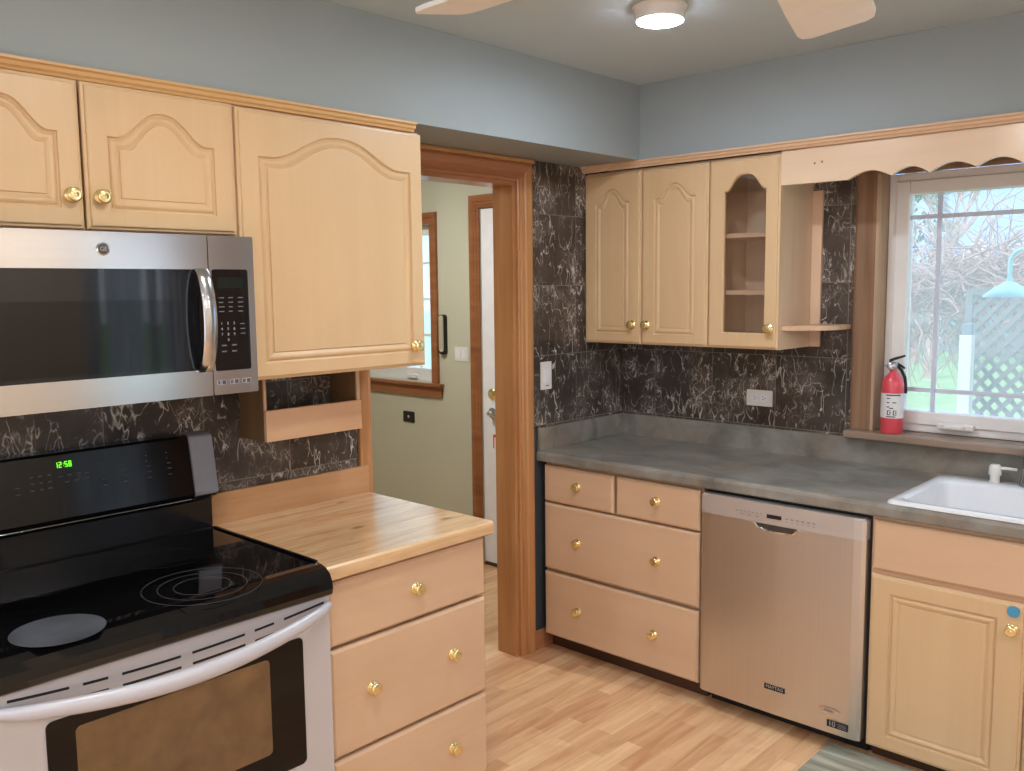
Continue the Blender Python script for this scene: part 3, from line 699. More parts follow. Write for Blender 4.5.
# backguard
prof = [(.030, .9035), (.078, .9035), (.078, .985), (.086, .992), (.120, 1.010), (.127, 1.020), (.098, 1.184), (.086, 1.191), (.030, 1.191)]
bm = B(); prism(bm, prof, lambda u, v, t: Vector((u, t, v)), RY0+.072, RY1-.082)
bg = obj('backguard', bm, BLACK, c)
Fp = lambda u, v, n: Vector((.128-.030*(v-1.016)/.172+n*.985, u, v+n*.17))
bm = plate(B(), Fp, rrect(RY0+.076, RY1-.086, 1.020, 1.186, .004), .0006, .0026); obj('control_panel', bm, PANELGLASS, bg)
for y0, y1 in ((RY0+.001, RY0+.0715), (RY1-.0815, RY1-.005)):
    bm = B(); prism(bm, [(a, b) for a, b in prof[4:]]+[(.030, 1.006)], lambda u, v, t: Vector((u, t, v)), y0, y1)
    bmesh.ops.bevel(bm, geom=[e for e in bm.edges if e.calc_length() < .2], offset=.003, segments=2, affect='EDGES')
    obj('end_cap', bm, CAPGREY, bg)
for y0, y1 in ((RY0+.001, RY0+.0715), (RY1-.0815, RY1-.005)): bm = B(); prism(bm, prof[:4]+[(.118, 1.0055), (.030, 1.0055)], lambda u, v, t: Vector((u, t, v)), y0, y1); obj('shoulder', bm, BLACK, bg)
bm = B(); tube(bm, [(.1205, RY0+.08, 1.0045), (.1205, RY1-.09, 1.0045)], .0009, 6); tag(obj('trim_line', bm, STEEL_EDGE, bg), 'thin bright strip')
SEG = {'1': 'bc', '2': 'abged', '5': 'afgcd', '8': 'abcdefg'}
def digits(bm, s, u, v, h, w_, gap, F, n):
    t = h*.13
    for ch in s:
        if ch == ':':
            for vv in (v-h*.2, v+h*.2): plate(bm, F, rect(u+.001, u+.001+t, vv-t/2, vv+t/2), n, n+.0004)
            u += t+gap; continue
        S_ = {'a': (u, u+w_, v+h/2-t, v+h/2), 'd': (u, u+w_, v-h/2, v-h/2+t), 'g': (u, u+w_, v-t/2, v+t/2),
              'f': (u, u+t, v, v+h/2), 'b': (u+w_-t, u+w_, v, v+h/2), 'e': (u, u+t, v-h/2, v), 'c': (u+w_-t, u+w_, v-h/2, v)}
        for k in SEG[ch]: plate(bm, F, rect(*S_[k]), n, n+.0004)
        u += w_+gap
bm = B(); digits(bm, '12:58', -2.6725, 1.160, .0150, .0070, .0030, Fp, .0028); obj('clock_digits', bm, GREEN, bg)
kl = []
for i in range(3):
    for j in range(3): kl.append((-2.738+.022*i, -2.729+.022*i, 1.136-.017*j, 1.1395-.017*j))
for u, v in ((-2.668, 1.128), (-2.645, 1.130), (-2.62, 1.130), (-2.652, 1.112), (-2.628, 1.114), (-2.60, 1.114), (-2.60, 1.128), (-2.775, 1.115), (-2.775, 1.098)): kl.append((u, u+.012, v, v+.003))
for u in (-2.555, -2.500, -2.430, -2.370):
    for j, v in enumerate((1.150, 1.135, 1.120, 1.105, 1.088)): kl.append((u, u+(.004 if j < 2 else .012), v, v+.003))
for q in kl: obj('key', plate(B(), Fp, rect(*q), .0027, .0029), PRINTFAINT, bg)
# oven door, arched handle, vent slots
def zarc(y): t = (y-(RY0+RY1)/2)/((RY1-RY0)/2); return .772+.024*t*t
FR = FL(.6405)
bm = B(); NN = 24; top = []
for i in range(NN+1): y = RY0+.004+(RY1-RY0-.008)*i/NN; top.append((y, .8215))
poly = [(RY0+.004, .20), (RY1-.004, .20)]+top[::-1]
plate(bm, FR, poly, 0, .028)
dr = obj('oven_door', bm, SILVER, c)
bm = B(); plate(bm, FR, rrect(-2.926, -2.303, .392, .731, .014), .0281, .0305); g = obj('window_surround', bm, BLACKGLASS2, dr)
bm = B(); plate(bm, FR, rrect(-2.868, -2.402, .455, .703, .012), .0306, .0312); tag(obj('window_glass', bm, OVENWIN, g), 'brownish glass of the oven window')
bm = B(); N2 = 28; rows = []
for i in range(N2+1):
    t = i/N2; y = RY0+.006+(RY1-RY0-.012)*t; s = math.sin(PI*t)
    rows.append((.672+.060*s**.55, y, .784-.034*s+.010*t))
tube(bm, rows, [.011+.0095*math.sin(PI*i/N2)**.5 for i in range(N2+1)], 14, (.75, 1.05)); obj('handle', bm, SILVER_H, dr, True)
bm = B()
for segs, dz in (((( -2.993, -2.874), (-2.846, -2.793), (-2.763, -2.628), (-2.600, -2.464), (-2.437, -2.383), (-2.354, -2.234)), .009), (((-2.847, -2.793), (-2.763, -2.628), (-2.600, -2.464), (-2.437, -2.383)), -.017)):
    for a, b in segs:
        m_ = 5; lo = []; 
        for i in range(m_+1): y = max(RY0+.006, a)+(min(RY1-.006, b)-max(RY0+.006, a))*i/m_; lo.append((y, zarc(y)+dz))
        plate(bm, FR, [(y, z-.003) for y, z in lo]+[(y, z+.003) for y, z in lo[::-1]], .0281, .0287)
tag(obj('vent_slot', bm, DARKGAP, dr), 'dark vent slots')
bm = plate(B(), FR, rect(RY0+.004, RY1-.004, .045, .192), 0, .026); obj('storage_drawer', bm, SILVER, c)

# ------------------------------------------------------------------ left base cabinet and pine worktop
CZ = .886
c = thing('base_cabinet', (.3, -1.895, 0), 'maple cabinet with three wide drawers under the pine worktop', 'cabinet')
bm = B(); box(bm, .0105, XB-.012, -2.2005, -1.5965, .09, .842); obj('carcass', bm, MAPLE_Y, c)
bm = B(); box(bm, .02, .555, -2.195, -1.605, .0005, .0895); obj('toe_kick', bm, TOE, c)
FXB = FL(XB+.0005)
for v0, v1, ks in ((.6515, .832, (-1.888,)), (.3335, .6435, (-2.058, -1.747)), (.060, .3255, (-2.058, -1.752))):
    dr = obj('drawer', drawer_bm(FXB, -2.1945, -1.599, v0, v1), MAPLE_Y, c)
    zz = {.6515: .745, .3335: .500, .060: .199}[v0]
    for ku in ks: knob(FXB, ku, zz, .019, dr, 'L')
bm = B()
prof = [(.0005, CZ-.043), (.646, CZ-.043), (.653, CZ-.038), (.655, CZ-.020), (.655, CZ-.006), (.649, CZ), (.0005, CZ)]
prism(bm, prof, lambda u, v, t: Vector((max(u, .0275) if u < .01 else u, t, v)), -2.2105, -1.580)
o = obj('wooden_worktop', bm, PINE); tag(o, 'varnished pine plank worktop between range and doorway', 'worktop')
bm = B(); box(bm, .0105, .027, -2.208, -1.575, .8435, .984, .0015); tag(obj('backsplash_board', bm, PINE_E), 'plain pine board standing against the wall behind the pine worktop', 'board')

# ------------------------------------------------------------------ back wall, upper cabinets
FUB = FB(YU-.0005)
c = thing('wall_cabinet', (.33, -.012, 1.36), 'two-door maple cabinet with arched doors in the corner by the doorway', 'cabinet')
bm = cabinet_box(B(), FB(-.0105), .0115, .6495, 1.361, 2.118, -YU-.0105); obj('carcass', bm, MAPLE_IN, c)
for u0, u1, i0, i1, kx in ((.012, .3185, .072, .258, .277), (.3225, .6475, .386, .590, .352)):
    dr = obj('door', door_bm(FUB, u0, u1, 1.362, 2.110, i0, i1, 1.408, 1.984, .058), MAPLE, c)
    knob(FUB, kx, 1.447, .019, dr, 'B')
c = thing('glass_cabinet', (.81, -.012, 1.36), 'maple cabinet with an arched glass door and two shelves inside', 'cabinet')
bm = cabinet_box(B(), FB(-.0105), .6510, .9605, 1.361, 2.118, -YU-.0105); obj('carcass', bm, MAPLE_PANEL, c)
for z in (1.585, 1.812):
    bm = B(); box(bm, .668, .944, -.275, -.020, z-.009, z+.009, .001); obj('shelf', bm, MAPLE_X, c)
dr = obj('door', door_bm(FUB, .6530, .9600, 1.362, 2.110, .717, .904, 1.422, 1.988, .062, hole=True, power=1.6), MAPLE, c)
bm = plate(B(), FUB, rect(.712, .909, 1.415, 2.058), .004, .007); bm2 = B(); bm.free()
# pane cut to the arch
def arch_pts(i0, i1, v0, sh, rise, power=1.0, N=30, d=-.0):
    a, b = i0+.0045, i1-.0045; cc = (a+b)/2; h = (b-a)/2; pts = [(a, v0+.0045), (b, v0+.0045)]
    for i in range(N+1):
        u = b-(b-a)*i/N; s = min(1, abs(u-cc)/h/.93); pts.append((u, sh-.0045+rise*.5*(1+math.cos(PI*s**power))))
    return pts
def pane(bm, F, pts, n0, n1):
    lo = [bm.verts.new(F(u, v, n0)) for u, v in pts]; hi = [bm.verts.new(F(u, v, n1)) for u, v in pts]
    bridge(bm, lo, hi); loops_fill(bm, [lo]); loops_fill(bm, [hi]); return bm
obj('glass_pane', pane(bm2, FUB, arch_pts(.717, .904, 1.422, 1.988, .062, 1.6), .006, .009), GLASS_CAB, dr)
knob(FUB, .927, 1.444, .019, dr, 'B')
bm = B(); box(bm, .9610, 1.004, -.026, -.0105, 1.361, 1.989, .002); tag(obj('scribe_strip', bm, MAPLE_X2, c), 'reddish scribe strip at the wall')
# quarter-round end shelf
c_pts = [(1.0045, -.0105), (1.128, -.0105), (1.128, -.06)]
for i in range(9):
    t = math.radians(90*i/8); c_pts.append((1.06+.068*math.cos(t)-.0, -.10-.12*math.sin(t)))
c_pts += [(1.0, -.268), (.9615, -.272), (.9615, -.0265), (1.0045, -.0265)]
bm = B(); prism(bm, c_pts, lambda u, v, t: Vector((u, v, t)), 1.437, 1.455); tag(obj('corner_shelf', bm, MAPLE_X), 'small rounded maple shelf fixed to the side of the glass cabinet', 'shelf')
# scalloped valance
vx = [.9625]; bot = [(.9625, 1.991), (1.205, 1.991)]
cusp = [1.219, 1.375, 1.502, 1.650, 1.790, 1.935, 2.08, 2.225]
low = [1.988, 1.991, 1.990, 1.995, 1.992, 1.994, 1.992, 1.990]
pts = [(.9625, 1.990), (1.214, 1.989)]
for k in range(len(cusp)-1):
    a, b = cusp[k], cusp[k+1]
    for i in range(0, 13):
        t = i/12
        s = math.sin(PI*t); s = s**(1.0 if k % 2 == 0 else .9)
        pts.append((a+(b-a)*t+(.0002 if i == 0 and k else 0), low[k]*(1-t)+low[k+1]*t+.026*s))
pts += [(2.40, 1.990), (2.40, 2.1185), (.9625, 2.1185)]
def valance(bm, pts, y0, y1):
    lo = [bm.verts.new((u, y0, v)) for u, v in pts]; hi = [bm.verts.new((u, y1, v)) for u, v in pts]
    bridge(bm, lo, hi); loops_fill(bm, [lo]); loops_fill(bm, [hi]); return bm
va = tag(obj('valance', valance(B(), pts, -.306, -.287), wood('satin maple valance', (232, 206, 178), (220, 190, 158), 'x', .24, .8, .7, .6, .3)), 'maple valance with a scalloped lower edge above the window', 'valance')
for x, z in ((1.095, 2.060), (1.123, 2.063)): bm = B(); lathe(bm, [(0, 0), (.004, 0), (.004, .0008), (0, .0008)], (x, -.3061, z), (0, -1, 0), 10); obj('screw_hole', bm, OLD, va)

# ------------------------------------------------------------------ back wall base run
FBB = FB(YB-.0005)
c = thing('base_cabinet', (.42, -.3, 0), 'maple cabinet with four drawers left of the dishwasher', 'cabinet')
bm = B(); box(bm, .0245, .8215, YB+.012, -.0205, .09, .8545); obj('carcass', bm, MAPLE_X, c)
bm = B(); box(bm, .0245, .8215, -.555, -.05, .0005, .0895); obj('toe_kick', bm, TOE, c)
for u0, u1, v0, v1, ks in ((.034, .4095, .6805, .8400, ((.224, .768),)), (.4235, .8170, .6805, .8400, ((.624, .768),)), (.034, .8170, .3770, .6735, ((.223, .522), (.625, .527))), (.034, .8170, .0745, .3632, ((.225, .219), (.615, .221)))):
    dr = obj('drawer', drawer_bm(FBB, u0, u1, v0, v1), MAPLE_X, c)
    for ku, kv in ks: knob(FBB, ku, kv, .019, dr, 'B')

# dishwasher
DX0, DX1, DF = .8345, 1.4590, -.648
c = thing('dishwasher', ((DX0+DX1)/2, -.3, 0), 'stainless steel dishwasher between the drawers and the sink cabinet', 'dishwasher')
bm = B(); box(bm, DX0+.002, DX1+.006, -.600, -.03, .0665, .845); box(bm, DX0+.002, DX1+.006, -.54, -.03, .0005, .0665); obj('tub', bm, BLACKMAT, c)
FD = FB(-.6005)
bm = B(); prof = []
# door: slightly bowed front in plan
def door_plan(n): return [(DX0+.001, 0), (DX1-.001, 0), (DX1-.001, .034), (DX1-.014, .041), (DX1-.040, .0435), ((DX0+DX1)/2, .0475), (DX0+.040, .0435), (DX0+.014, .041), (DX0+.001, .034)]
prism(bm, door_plan(0), lambda u, n, t: Vector((u, -.6005-n, t)), .068, .7665); dr = obj('door', bm, STEEL_X, c)
bm = B(); prism(bm, [(u, n+.003) if n > .02 else (u, n) for u, n in door_plan(0)], lambda u, n, t: Vector((u, -.6005-n, t)), .7672, .8400)
bmesh.ops.bevel(bm, geom=[e for e in bm.edges if abs(e.verts[0].co.z-e.verts[1].co.z) < 1e-5 and e.verts[0].co.z > .835], offset=.006, segments=3, affect='EDGES')
cp = obj('control_panel', bm, metal('pale control strip', (206, 200, 197), .4, 'x', .02, .6), c)
FDp = FB(-.6005-.0505); FDd = FB(-.6005-.0470)
bm = plate(B(), FDp, rect(1.108, 1.164, .7895, .8035), .0005, .0012); obj('display', bm, DARKGAP, cp)
kl = []
for i in range(7): kl.append((.985+.016*i, .993+.016*i, .799, .801))
for i in range(3): kl.append((1.005+.030*i, 1.015+.030*i, .788, .790))
for i in range(6): kl += [(1.178+.020*i, 1.188+.020*i, .796, .799), (1.180+.020*i, 1.186+.020*i, .786, .788)]
for q in kl: obj('key', plate(B(), FDp, rect(*q), .0, .0008), CAPGREY, cp)
# pocket handle
bm = B()
sc = [(1.060, .7655), (1.072, .752), (1.092, .744), (1.144, .741), (1.192, .744), (1.212, .752), (1.226, .7655)]
plate(bm, FDd, sc, .0008, .0016); pk = obj('pocket_handle', bm, plain('grey handle pocket', (88, 86, 84), .3, .6), dr)
bm = B(); tube(bm, [FDd(u, v, .002) for u, v in sc], .0050, 8); obj('handle_lip', bm, CHROME, pk, True)
# badges
bm = plate(B(), FDd, rect(1.110, 1.190, .157, .177), .0, .0016); bd = obj('name_badge', bm, BLACKMAT, dr)
bm = plate(B(), FDd, rect(1.109, 1.191, .1775, .1805), .0, .0020); obj('badge_edge', bm, CHROME, bd)
text('badge_lettering', 'MAYTAG', .0165, FDd, 1.150, .167, .0017, PRINT, bd)
bm = plate(B(), FDd, ngon(1.352, .149, .038, .010), .0, .0012); ob = obj('oval_badge', bm, CHROME, dr)
bm = plate(B(), FDd, ngon(1.352, .149, .018, .005), .0013, .0017); obj('oval_mark', bm, CAPGREY, ob)
FDe = FB(-.6005-.0455)
bm = plate(B(), FDe, rect(1.346, 1.420, .092, .116), .0, .0016); yb = obj('year_badge', bm, BLACKMAT, dr)
text('badge_number', '10', .026, FDe, 1.364, .104, .0017, PRINT, yb)
bm = B()
for v in (.110, .104, .098): plate(bm, FDe, rect(1.384, 1.415, v-.0012, v+.0012), .0017, .0020)
obj('badge_lines', bm, CAPGREY, yb)
bm = B(); box(bm, DX0+.006, DX1-.006, -.552, -.5405, .0005, .064); obj('kick_plate', bm, BLACKMAT, c)

# sink cabinet
SX0, SX1 = 1.4700, 2.32
c = thing('sink_cabinet', (1.9, -.3, 0), 'maple cabinet with a square panelled door under the sink', 'cabinet')
bm = B(); box(bm, SX0-.003, SX1, YB, -.0205, .09, .640); box(bm, SX0-.003, SX1, YB, YB+.03, .6405, .8545); box(bm, SX0-.003, SX0+.015, YB+.0305, -.0205, .6405, .8545); box(bm, SX1-.018, SX1, YB+.0305, -.0205, .6405, .8545); obj('carcass', bm, MAPLE_X, c)
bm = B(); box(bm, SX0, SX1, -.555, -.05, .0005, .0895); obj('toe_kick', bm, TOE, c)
obj('false_drawer', drawer_bm(FBB, SX0+.003, SX1-.004, .6730, .8400), MAPLE_X, c)
dr = obj('door', door_bm(FBB, SX0+.001, 1.936, .0590, .6575, 1.536, 1.858, .110, .600, 0), MAPLE, c); knob(FBB, 1.900, .574, .019, dr, 'B')
dr = obj('door', door_bm(FBB, 1.942, SX1-.003, .0590, .6575, 2.01, 2.25, .112, .600, 0), MAPLE, c); knob(FBB, 1.975, .574, .019, dr, 'B')
bm = B(); plate(bm, FB(YB-.0202), rrect(1.884, 1.918, .614, .648, .015), 0, .0045); tag(obj('child_lock_sticker', bm, BLUE), 'small blue disc stuck on the sink cabinet door above its knob', 'sticker')

# laminate worktop with a cut-out for the sink, plus upstand
KX0, KX1, KY0, KY1 = 1.535, 2.24, -.585, -.115
c = thing('laminate_worktop', (1.2, -.32, ZS), 'mottled grey laminate worktop with upstand under the window', 'worktop')
bm = B(); CX1 = 2.36
prof = [(-.6120, ZS), (-.634, ZS), (-.6378, ZS+.006), (-.6378, ZC-.014), (-.634, ZC-.004), (-.6240, ZC), (-.6120, ZC)]
prism(bm, prof, lambda u, v, t: Vector((t, u, v)), .0045, CX1)
box(bm, .0045, KX0, -.612, -.0205, ZS, ZC); box(bm, KX1, CX1, -.612, -.0205, ZS, ZC); box(bm, KX0, KX1, -.612, KY0, ZS, ZC); box(bm, KX0, KX1, KY1, -.0205, ZS, ZC)
obj('top', bm, LAM, c)
bm = B(); box(bm, .0105, CX1, -.020, -.0005, ZS, 1.0025, .002); obj('upstand', bm, LAM, c)
bm = B(); box(bm, .0045, .021, -.630, -.0208, ZC+.0005, 1.002, .002); obj('end_upstand', bm, LAM, c)

# sink
c = thing('kitchen_sink', ((KX0+KX1)/2, (KY0+KY1)/2, ZC), 'white drop-in sink set into the grey worktop', 'sink')
bm = B()
def rl(o, z, r): return [bm.verts.new((u, v, z)) for u, v in rrect(*o, r, 6)]
ox = (1.509, 2.258, -.627, -.070)
a = [rl(ox, ZC+.0008, .03), rl((ox[0]+.001, ox[1]-.001, ox[2]+.001, ox[3]-.001), ZC+.007, .03), rl((ox[0]+.008, ox[1]-.008, ox[2]+.008, ox[3]-.008), ZC+.0115, .03),
     rl((ox[0]+.030, ox[1]-.030, ox[2]+.040, ox[3]-.105), ZC+.0105, .05), rl((ox[0]+.038, ox[1]-.038, ox[2]+.050, ox[3]-.113), ZC+.004, .05),
     rl((ox[0]+.050, ox[1]-.050, ox[2]+.066, ox[3]-.125), ZC-.14, .06), rl((ox[0]+.075, ox[1]-.075, ox[2]+.090, ox[3]-.150), ZC-.165, .06)]
for p, q in zip(a, a[1:]): bridge(bm, p, q)
loops_fill(bm, [a[-1]])
obj('basin', bm, WHITE, c, True)
bm = B(); lathe(bm, [(0, 0), (.04, 0), (.04, .002), (.03, .003), (0, .001)], (1.88, -.36, ZC-.1648), (0, 0, 1)); obj('drain', bm, CHROME, c)
# soap dispenser and faucet on the rear ledge
zl = ZC+.0116
c = thing('soap_dispenser', (1.700, -.112, zl), 'white pump soap dispenser behind the sink', 'soap dispenser')
bm = B(); lathe(bm, [(0, 0), (.018, 0), (.018, .003), (.0155, .006), (.0155, .026), (0, .026)], (1.700, -.112, zl), (0, 0, 1)); obj('collar', bm, WHITEPL, c, True)
bm = B(); lathe(bm, [(0, .0262), (.020, .0262), (.0205, .034), (.0185, .058), (.015, .063), (0, .063)], (1.700, -.112, zl), (0, 0, 1)); tube(bm, [(1.714, -.108, zl+.051), (1.735, -.100, zl+.051), (1.765, -.092, zl+.049)], [.006, .0055, .005], 10); obj('pump_head', bm, WHITEPL, c, True)
fcx, fcy = 1.812, -.112
c = thing('faucet', (fcx, fcy, zl), 'grey metal faucet at the right edge behind the sink', 'faucet')
bm = B(); lathe(bm, [(0, 0), (.034, 0), (.034, .008), (.029, .03), (.025, .06), (.0235, .15), (.0235, .20), (0, .205)], (fcx, fcy, zl), (0, 0, 1)); obj('post', bm, NICKEL, c, True)
bm = B(); tube(bm, [(fcx, fcy, zl+.20)]+[(fcx+.10*(1-math.cos(PI*k/10)), fcy-.02*k/10, zl+.21+.08*math.sin(PI*k/10)) for k in range(0, 11)]+[(fcx+.2, fcy-.02, zl+.16)], .013, 12); obj('spout', bm, NICKEL, c, True)
bm = B(); tube(bm, [(fcx+.024, fcy, zl+.12), (fcx+.06, fcy, zl+.13), (fcx+.11, fcy, zl+.15)], [.010, .008, .007], 10); obj('lever', bm, NICKEL, c, True)

# ------------------------------------------------------------------ small wall things
c = thing('wall_outlet', (.739, -.0105, 1.13), 'white outlet plate on the marble tile under the cabinets', 'outlet')
bm = plate(B(), FB(-.0102), rrect(.679, .799, 1.095, 1.164, .004), 0, .005); obj('cover_plate', bm, WHITEPL, c)
for u in (.718, .760):
    bm = plate(B(), FB(-.0102), rrect(u-.016, u+.016, 1.114, 1.146, .006), .0051, .0065); rc_ = obj('receptacle', bm, WHITE, c)
    bm = B()
    for dv in (-.006, .006): plate(bm, FB(-.0102), rect(u-.006, u+.002, 1.130+dv-.0012, 1.130+dv+.0012), .0066, .0069)
    plate(bm, FB(-.0102), ngon(u+.009, 1.130, .0024, .0024, 10), .0066, .0069); obj('slots', bm, INK, rc_)
def switch(name, F, u0, u1, v0, v1, label, rocker, loc):
    c = thing(name, loc, label, 'light switch')
    bm = plate(B(), F, rrect(u0, u1, v0, v1, .004), 0, .005); obj('cover_plate', bm, WHITEPL, c)
    for a in rocker: bm = plate(B(), F, rrect(*a, .002), .0051, .0085); obj('rocker', bm, WHITE, c)
    return c
c = switch('light_switch', FL(.0102), -.616, -.546, 1.168, 1.290, 'white switch plate on the marble tile right of the doorway', [(-.599, -.563, 1.196, 1.262)], (.0102, -.581, 1.168))
bm = plate(B(), FL(.0102), rect(-.585, -.565, 1.182, 1.186), .0051, .0056); obj('slider', bm, INK, c)
c = switch('light_switch', FB(HY-.0002), -1.262, -1.150, 1.190, 1.272, 'white switch plate on the sage green hall wall', [(-1.245, -1.212, 1.206, 1.256), (-1.200, -1.167, 1.206, 1.256)], (-1.206, HY, 1.19))
c = thing('hall_outlet', (-1.69, HY, .79), 'black outlet plate on the sage green hall wall below the window', 'outlet')
bm = plate(B(), FB(HY-.0002), rrect(-1.742, -1.640, .785, .852, .004), 0, .006); obj('cover_plate', bm, BLACKMAT, c)
bm = B(); lathe(bm, [(0, 0), (.009, 0), (.009, .002), (0, .002)], (-1.690, HY-.0063, .82), (0, -1, 0), 14); obj('socket', bm, PRINT, c)
c = thing('thermometer', (-1.355, HY, 1.224), 'black and cream wall thermometer beside the hall window', 'thermometer')
bm = plate(B(), FB(HY-.0002), rrect(-1.382, -1.327, 1.224, 1.460, .020), 0, .022); obj('backing', bm, BLACKMAT, c)
bm = plate(B(), FB(HY-.0002), rrect(-1.378, -1.338, 1.240, 1.455, .016), .0221, .0235); fc = obj('face', bm, plain('cream thermometer face', (196, 186, 160), .5), c)
bm = B()
for k in range(16): plate(bm, FB(HY-.0002), rect(-1.375, -1.362, 1.26+.011*k, 1.2625+.011*k), .0236, .0239); plate(bm, FB(HY-.0002), rect(-1.353, -1.341, 1.26+.011*k, 1.2625+.011*k), .0236, .0239)
obj('scale', bm, INK, fc)

# fire extinguisher on the sill
ex, ey, ez, er = 1.300, -.012, WZ0+.0004, .0415
c = thing('fire_extinguisher', (ex, ey, ez), 'red fire extinguisher with a white label standing on the window sill', 'fire extinguisher')
bm = B(); lathe(bm, [(0, 0), (er-.004, 0), (er, .006), (er, .185), (er*.93, .203), (er*.72, .220), (er*.42, .232), (.014, .238), (.014, .250), (0, .250)], (ex, ey, ez), (0, 0, 1), 32); cy = obj('cylinder', bm, RED, c, True)
def wrap(bm, a0, a1, z0, z1, r, n=20):
    lo = [bm.verts.new((ex+r*math.cos(a0+(a1-a0)*i/n), ey+r*math.sin(a0+(a1-a0)*i/n), ez+z0)) for i in range(n+1)]
    hi = [bm.verts.new((ex+r*math.cos(a0+(a1-a0)*i/n), ey+r*math.sin(a0+(a1-a0)*i/n), ez+z1)) for i in range(n+1)]
    for i in range(n): bm.faces.new((lo[i], lo[i+1], hi[i+1], hi[i]))
ca = math.atan2(CAM.y-ey, CAM.x-ex)
bm = B(); wrap(bm, ca-1.75, ca+1.45, .062, .158, er+.0005); lb = obj('paper_label', bm, LABEL, cy)
bm = B()
wrap(bm, ca-.55, ca+.75, .149, .154, er+.0009, 8)
for z, a, b in ((.137, -.5, -.2), (.121, -.5, -.25), (.121, 0, .35), (.104, -.5, -.25), (.099, -.25, .1), (.066, -.5, .3)): wrap(bm, ca+a, ca+b, z, z+.004, er+.0009, 6)
for a in (-.28, .22):
    wrap(bm, ca+a-.15, ca+a+.17, .090, .093, er+.0009, 6); wrap(bm, ca+a-.15, ca+a+.17, .074, .077, er+.0009, 6); wrap(bm, ca+a-.15, ca+a-.06, .077, .090, er+.0009, 3); wrap(bm, ca+a+.06, ca+a+.17, .080, .087, er+.0009, 3)
obj('label_print', bm, INK, lb)
bm = B(); lathe(bm, [(0, .2503), (.013, .2503), (.015, .258), (.015, .272), (.009, .278), (0, .279)], (ex, ey, ez), (0, 0, 1)); lathe(bm, [(0, 0), (.017, 0), (.017, .010), (.013, .013), (0, .0135)], (ex-.002, ey-.014, ez+.262), (math.cos(ca), math.sin(ca), .15), 18); obj('valve', bm, NICKEL, c, True)
pd = Vector((_r.x, _r.y, 0)); P0 = Vector((ex, ey, ez))
bm = B(); tube(bm, [P0+pd*-.012+Vector((0, 0, .268)), P0+pd*-.012+Vector((0, 0, .284)), P0+pd*.008+Vector((0, 0, .291)), P0+pd*.044+Vector((0, 0, .301))], [.006, .006, .006, .004], 8); tube(bm, [P0+pd*.012+Vector((0, 0, .272)), P0+pd*.030+Vector((0, 0, .262)), P0+pd*.044+Vector((0, 0, .252))], [.005, .005, .004], 8); obj('squeeze_handle', bm, BLACKMAT, c, True)
bm = B(); tube(bm, [P0+pd*.014+Vector((0, 0, .262)), P0+pd*.032+Vector((0, 0, .245)), P0+pd*.046+Vector((0, 0, .215)), P0+pd*.050+Vector((0, 0, .18)), P0+pd*.050+Vector((0, 0, .155))], [.006, .0065, .0065, .0065, .0075], 8); obj('hose', bm, BLACKMAT, c, True)
bm = B(); tube(bm, [P0+pd*-.013+Vector((0, -.004, .263)), P0+pd*-.034+Vector((0, -.004, .263))], .0028, 6); tag(obj('safety_pin', bm, BLUE, c), 'blue safety pin')

# rug
bm = B(); box(bm, 1.335, 2.2, -1.15, -.592, .0005, .010, .004); tag(obj('rug', bm, RUG), 'grey green rug on the floor in front of the sink cabinet', 'rug')

# ------------------------------------------------------------------ ceiling lamps and fan
def puck(x, y, label, group, mat=PUCK):
    c = thing('ceiling_light', (x, y, ZCEIL), label, 'ceiling light', group)
    bm = B(); lathe(bm, [(0, 0), (.083, 0), (.083, .005), (.074, .009), (.0735, .038), (.070, .042), (0, .042)], (x, y, ZCEIL-.0005), (0, 0, -1), 40); obj('housing', bm, WHITEPL, c, True)
    bm = B(); lathe(bm, [(0, 0), (.070, 0), (.0695, .001), (.062, .004), (.04, .006), (0, .007)], (x, y, ZCEIL-.043), (0, 0, -1), 40); obj('diffuser', bm, mat, c, True)
    return c
puck(.985, -1.166, 'glowing round puck lamp on the ceiling', None)
for x, y in ((1.30, -2.45), (3.5, -1.6), (2.9, -4.4), (1.3, -4.7), (3.6, -3.2)): puck(x, y, 'round puck lamp on the kitchen ceiling out of view', 'ceiling pucks out of view', PUCK_W if x < 1.31 and y > -3 else PUCK_FILL)  # all but the stove-side puck are added fill lamps
puck(-1.15, -.95, 'round fill lamp added on the hall ceiling out of view', None, PUCK_HALL_FILL)  # unseen lamp added to brighten the hall
fx, fy, fz = 2.035, -2.49, 2.079
c = thing('ceiling_fan', (fx, fy, fz), 'cream ceiling fan with two blades reaching into view at the top', 'ceiling fan')
bm = B(); lathe(bm, [(0, 0), (.07, 0), (.075, .01), (.03, .05), (.014, .06), (.014, .24), (.06, .26), (.095, .28), (.10, .33), (.09, .37), (0, .38)], (fx, fy, ZCEIL-.0005), (0, 0, -1), 32); obj('motor', bm, FANW, c, True)
def blade_bm(ang):
    bm = B(); u = Vector((math.cos(ang), math.sin(ang), 0)); v = Vector((-u.y, u.x, 0)); out = []
    pr = [(.17, .050), (.30, .058), (.45, .064), (.585, .0665)]
    side = [(r_, w_) for r_, w_ in pr]+[(.612, .062), (.624, .048)]
    full = side+[(r_, -w_) for r_, w_ in side[::-1]]
    for dz in (0, .008): out.append([bm.verts.new(Vector((fx, fy, fz+dz))+u*r_+v*w_+Vector((0, 0, -.19*w_))) for r_, w_ in full])
    bridge(bm, out[0], out[1]); bm.faces.new(out[0]); bm.faces.new(out[1]); return bm
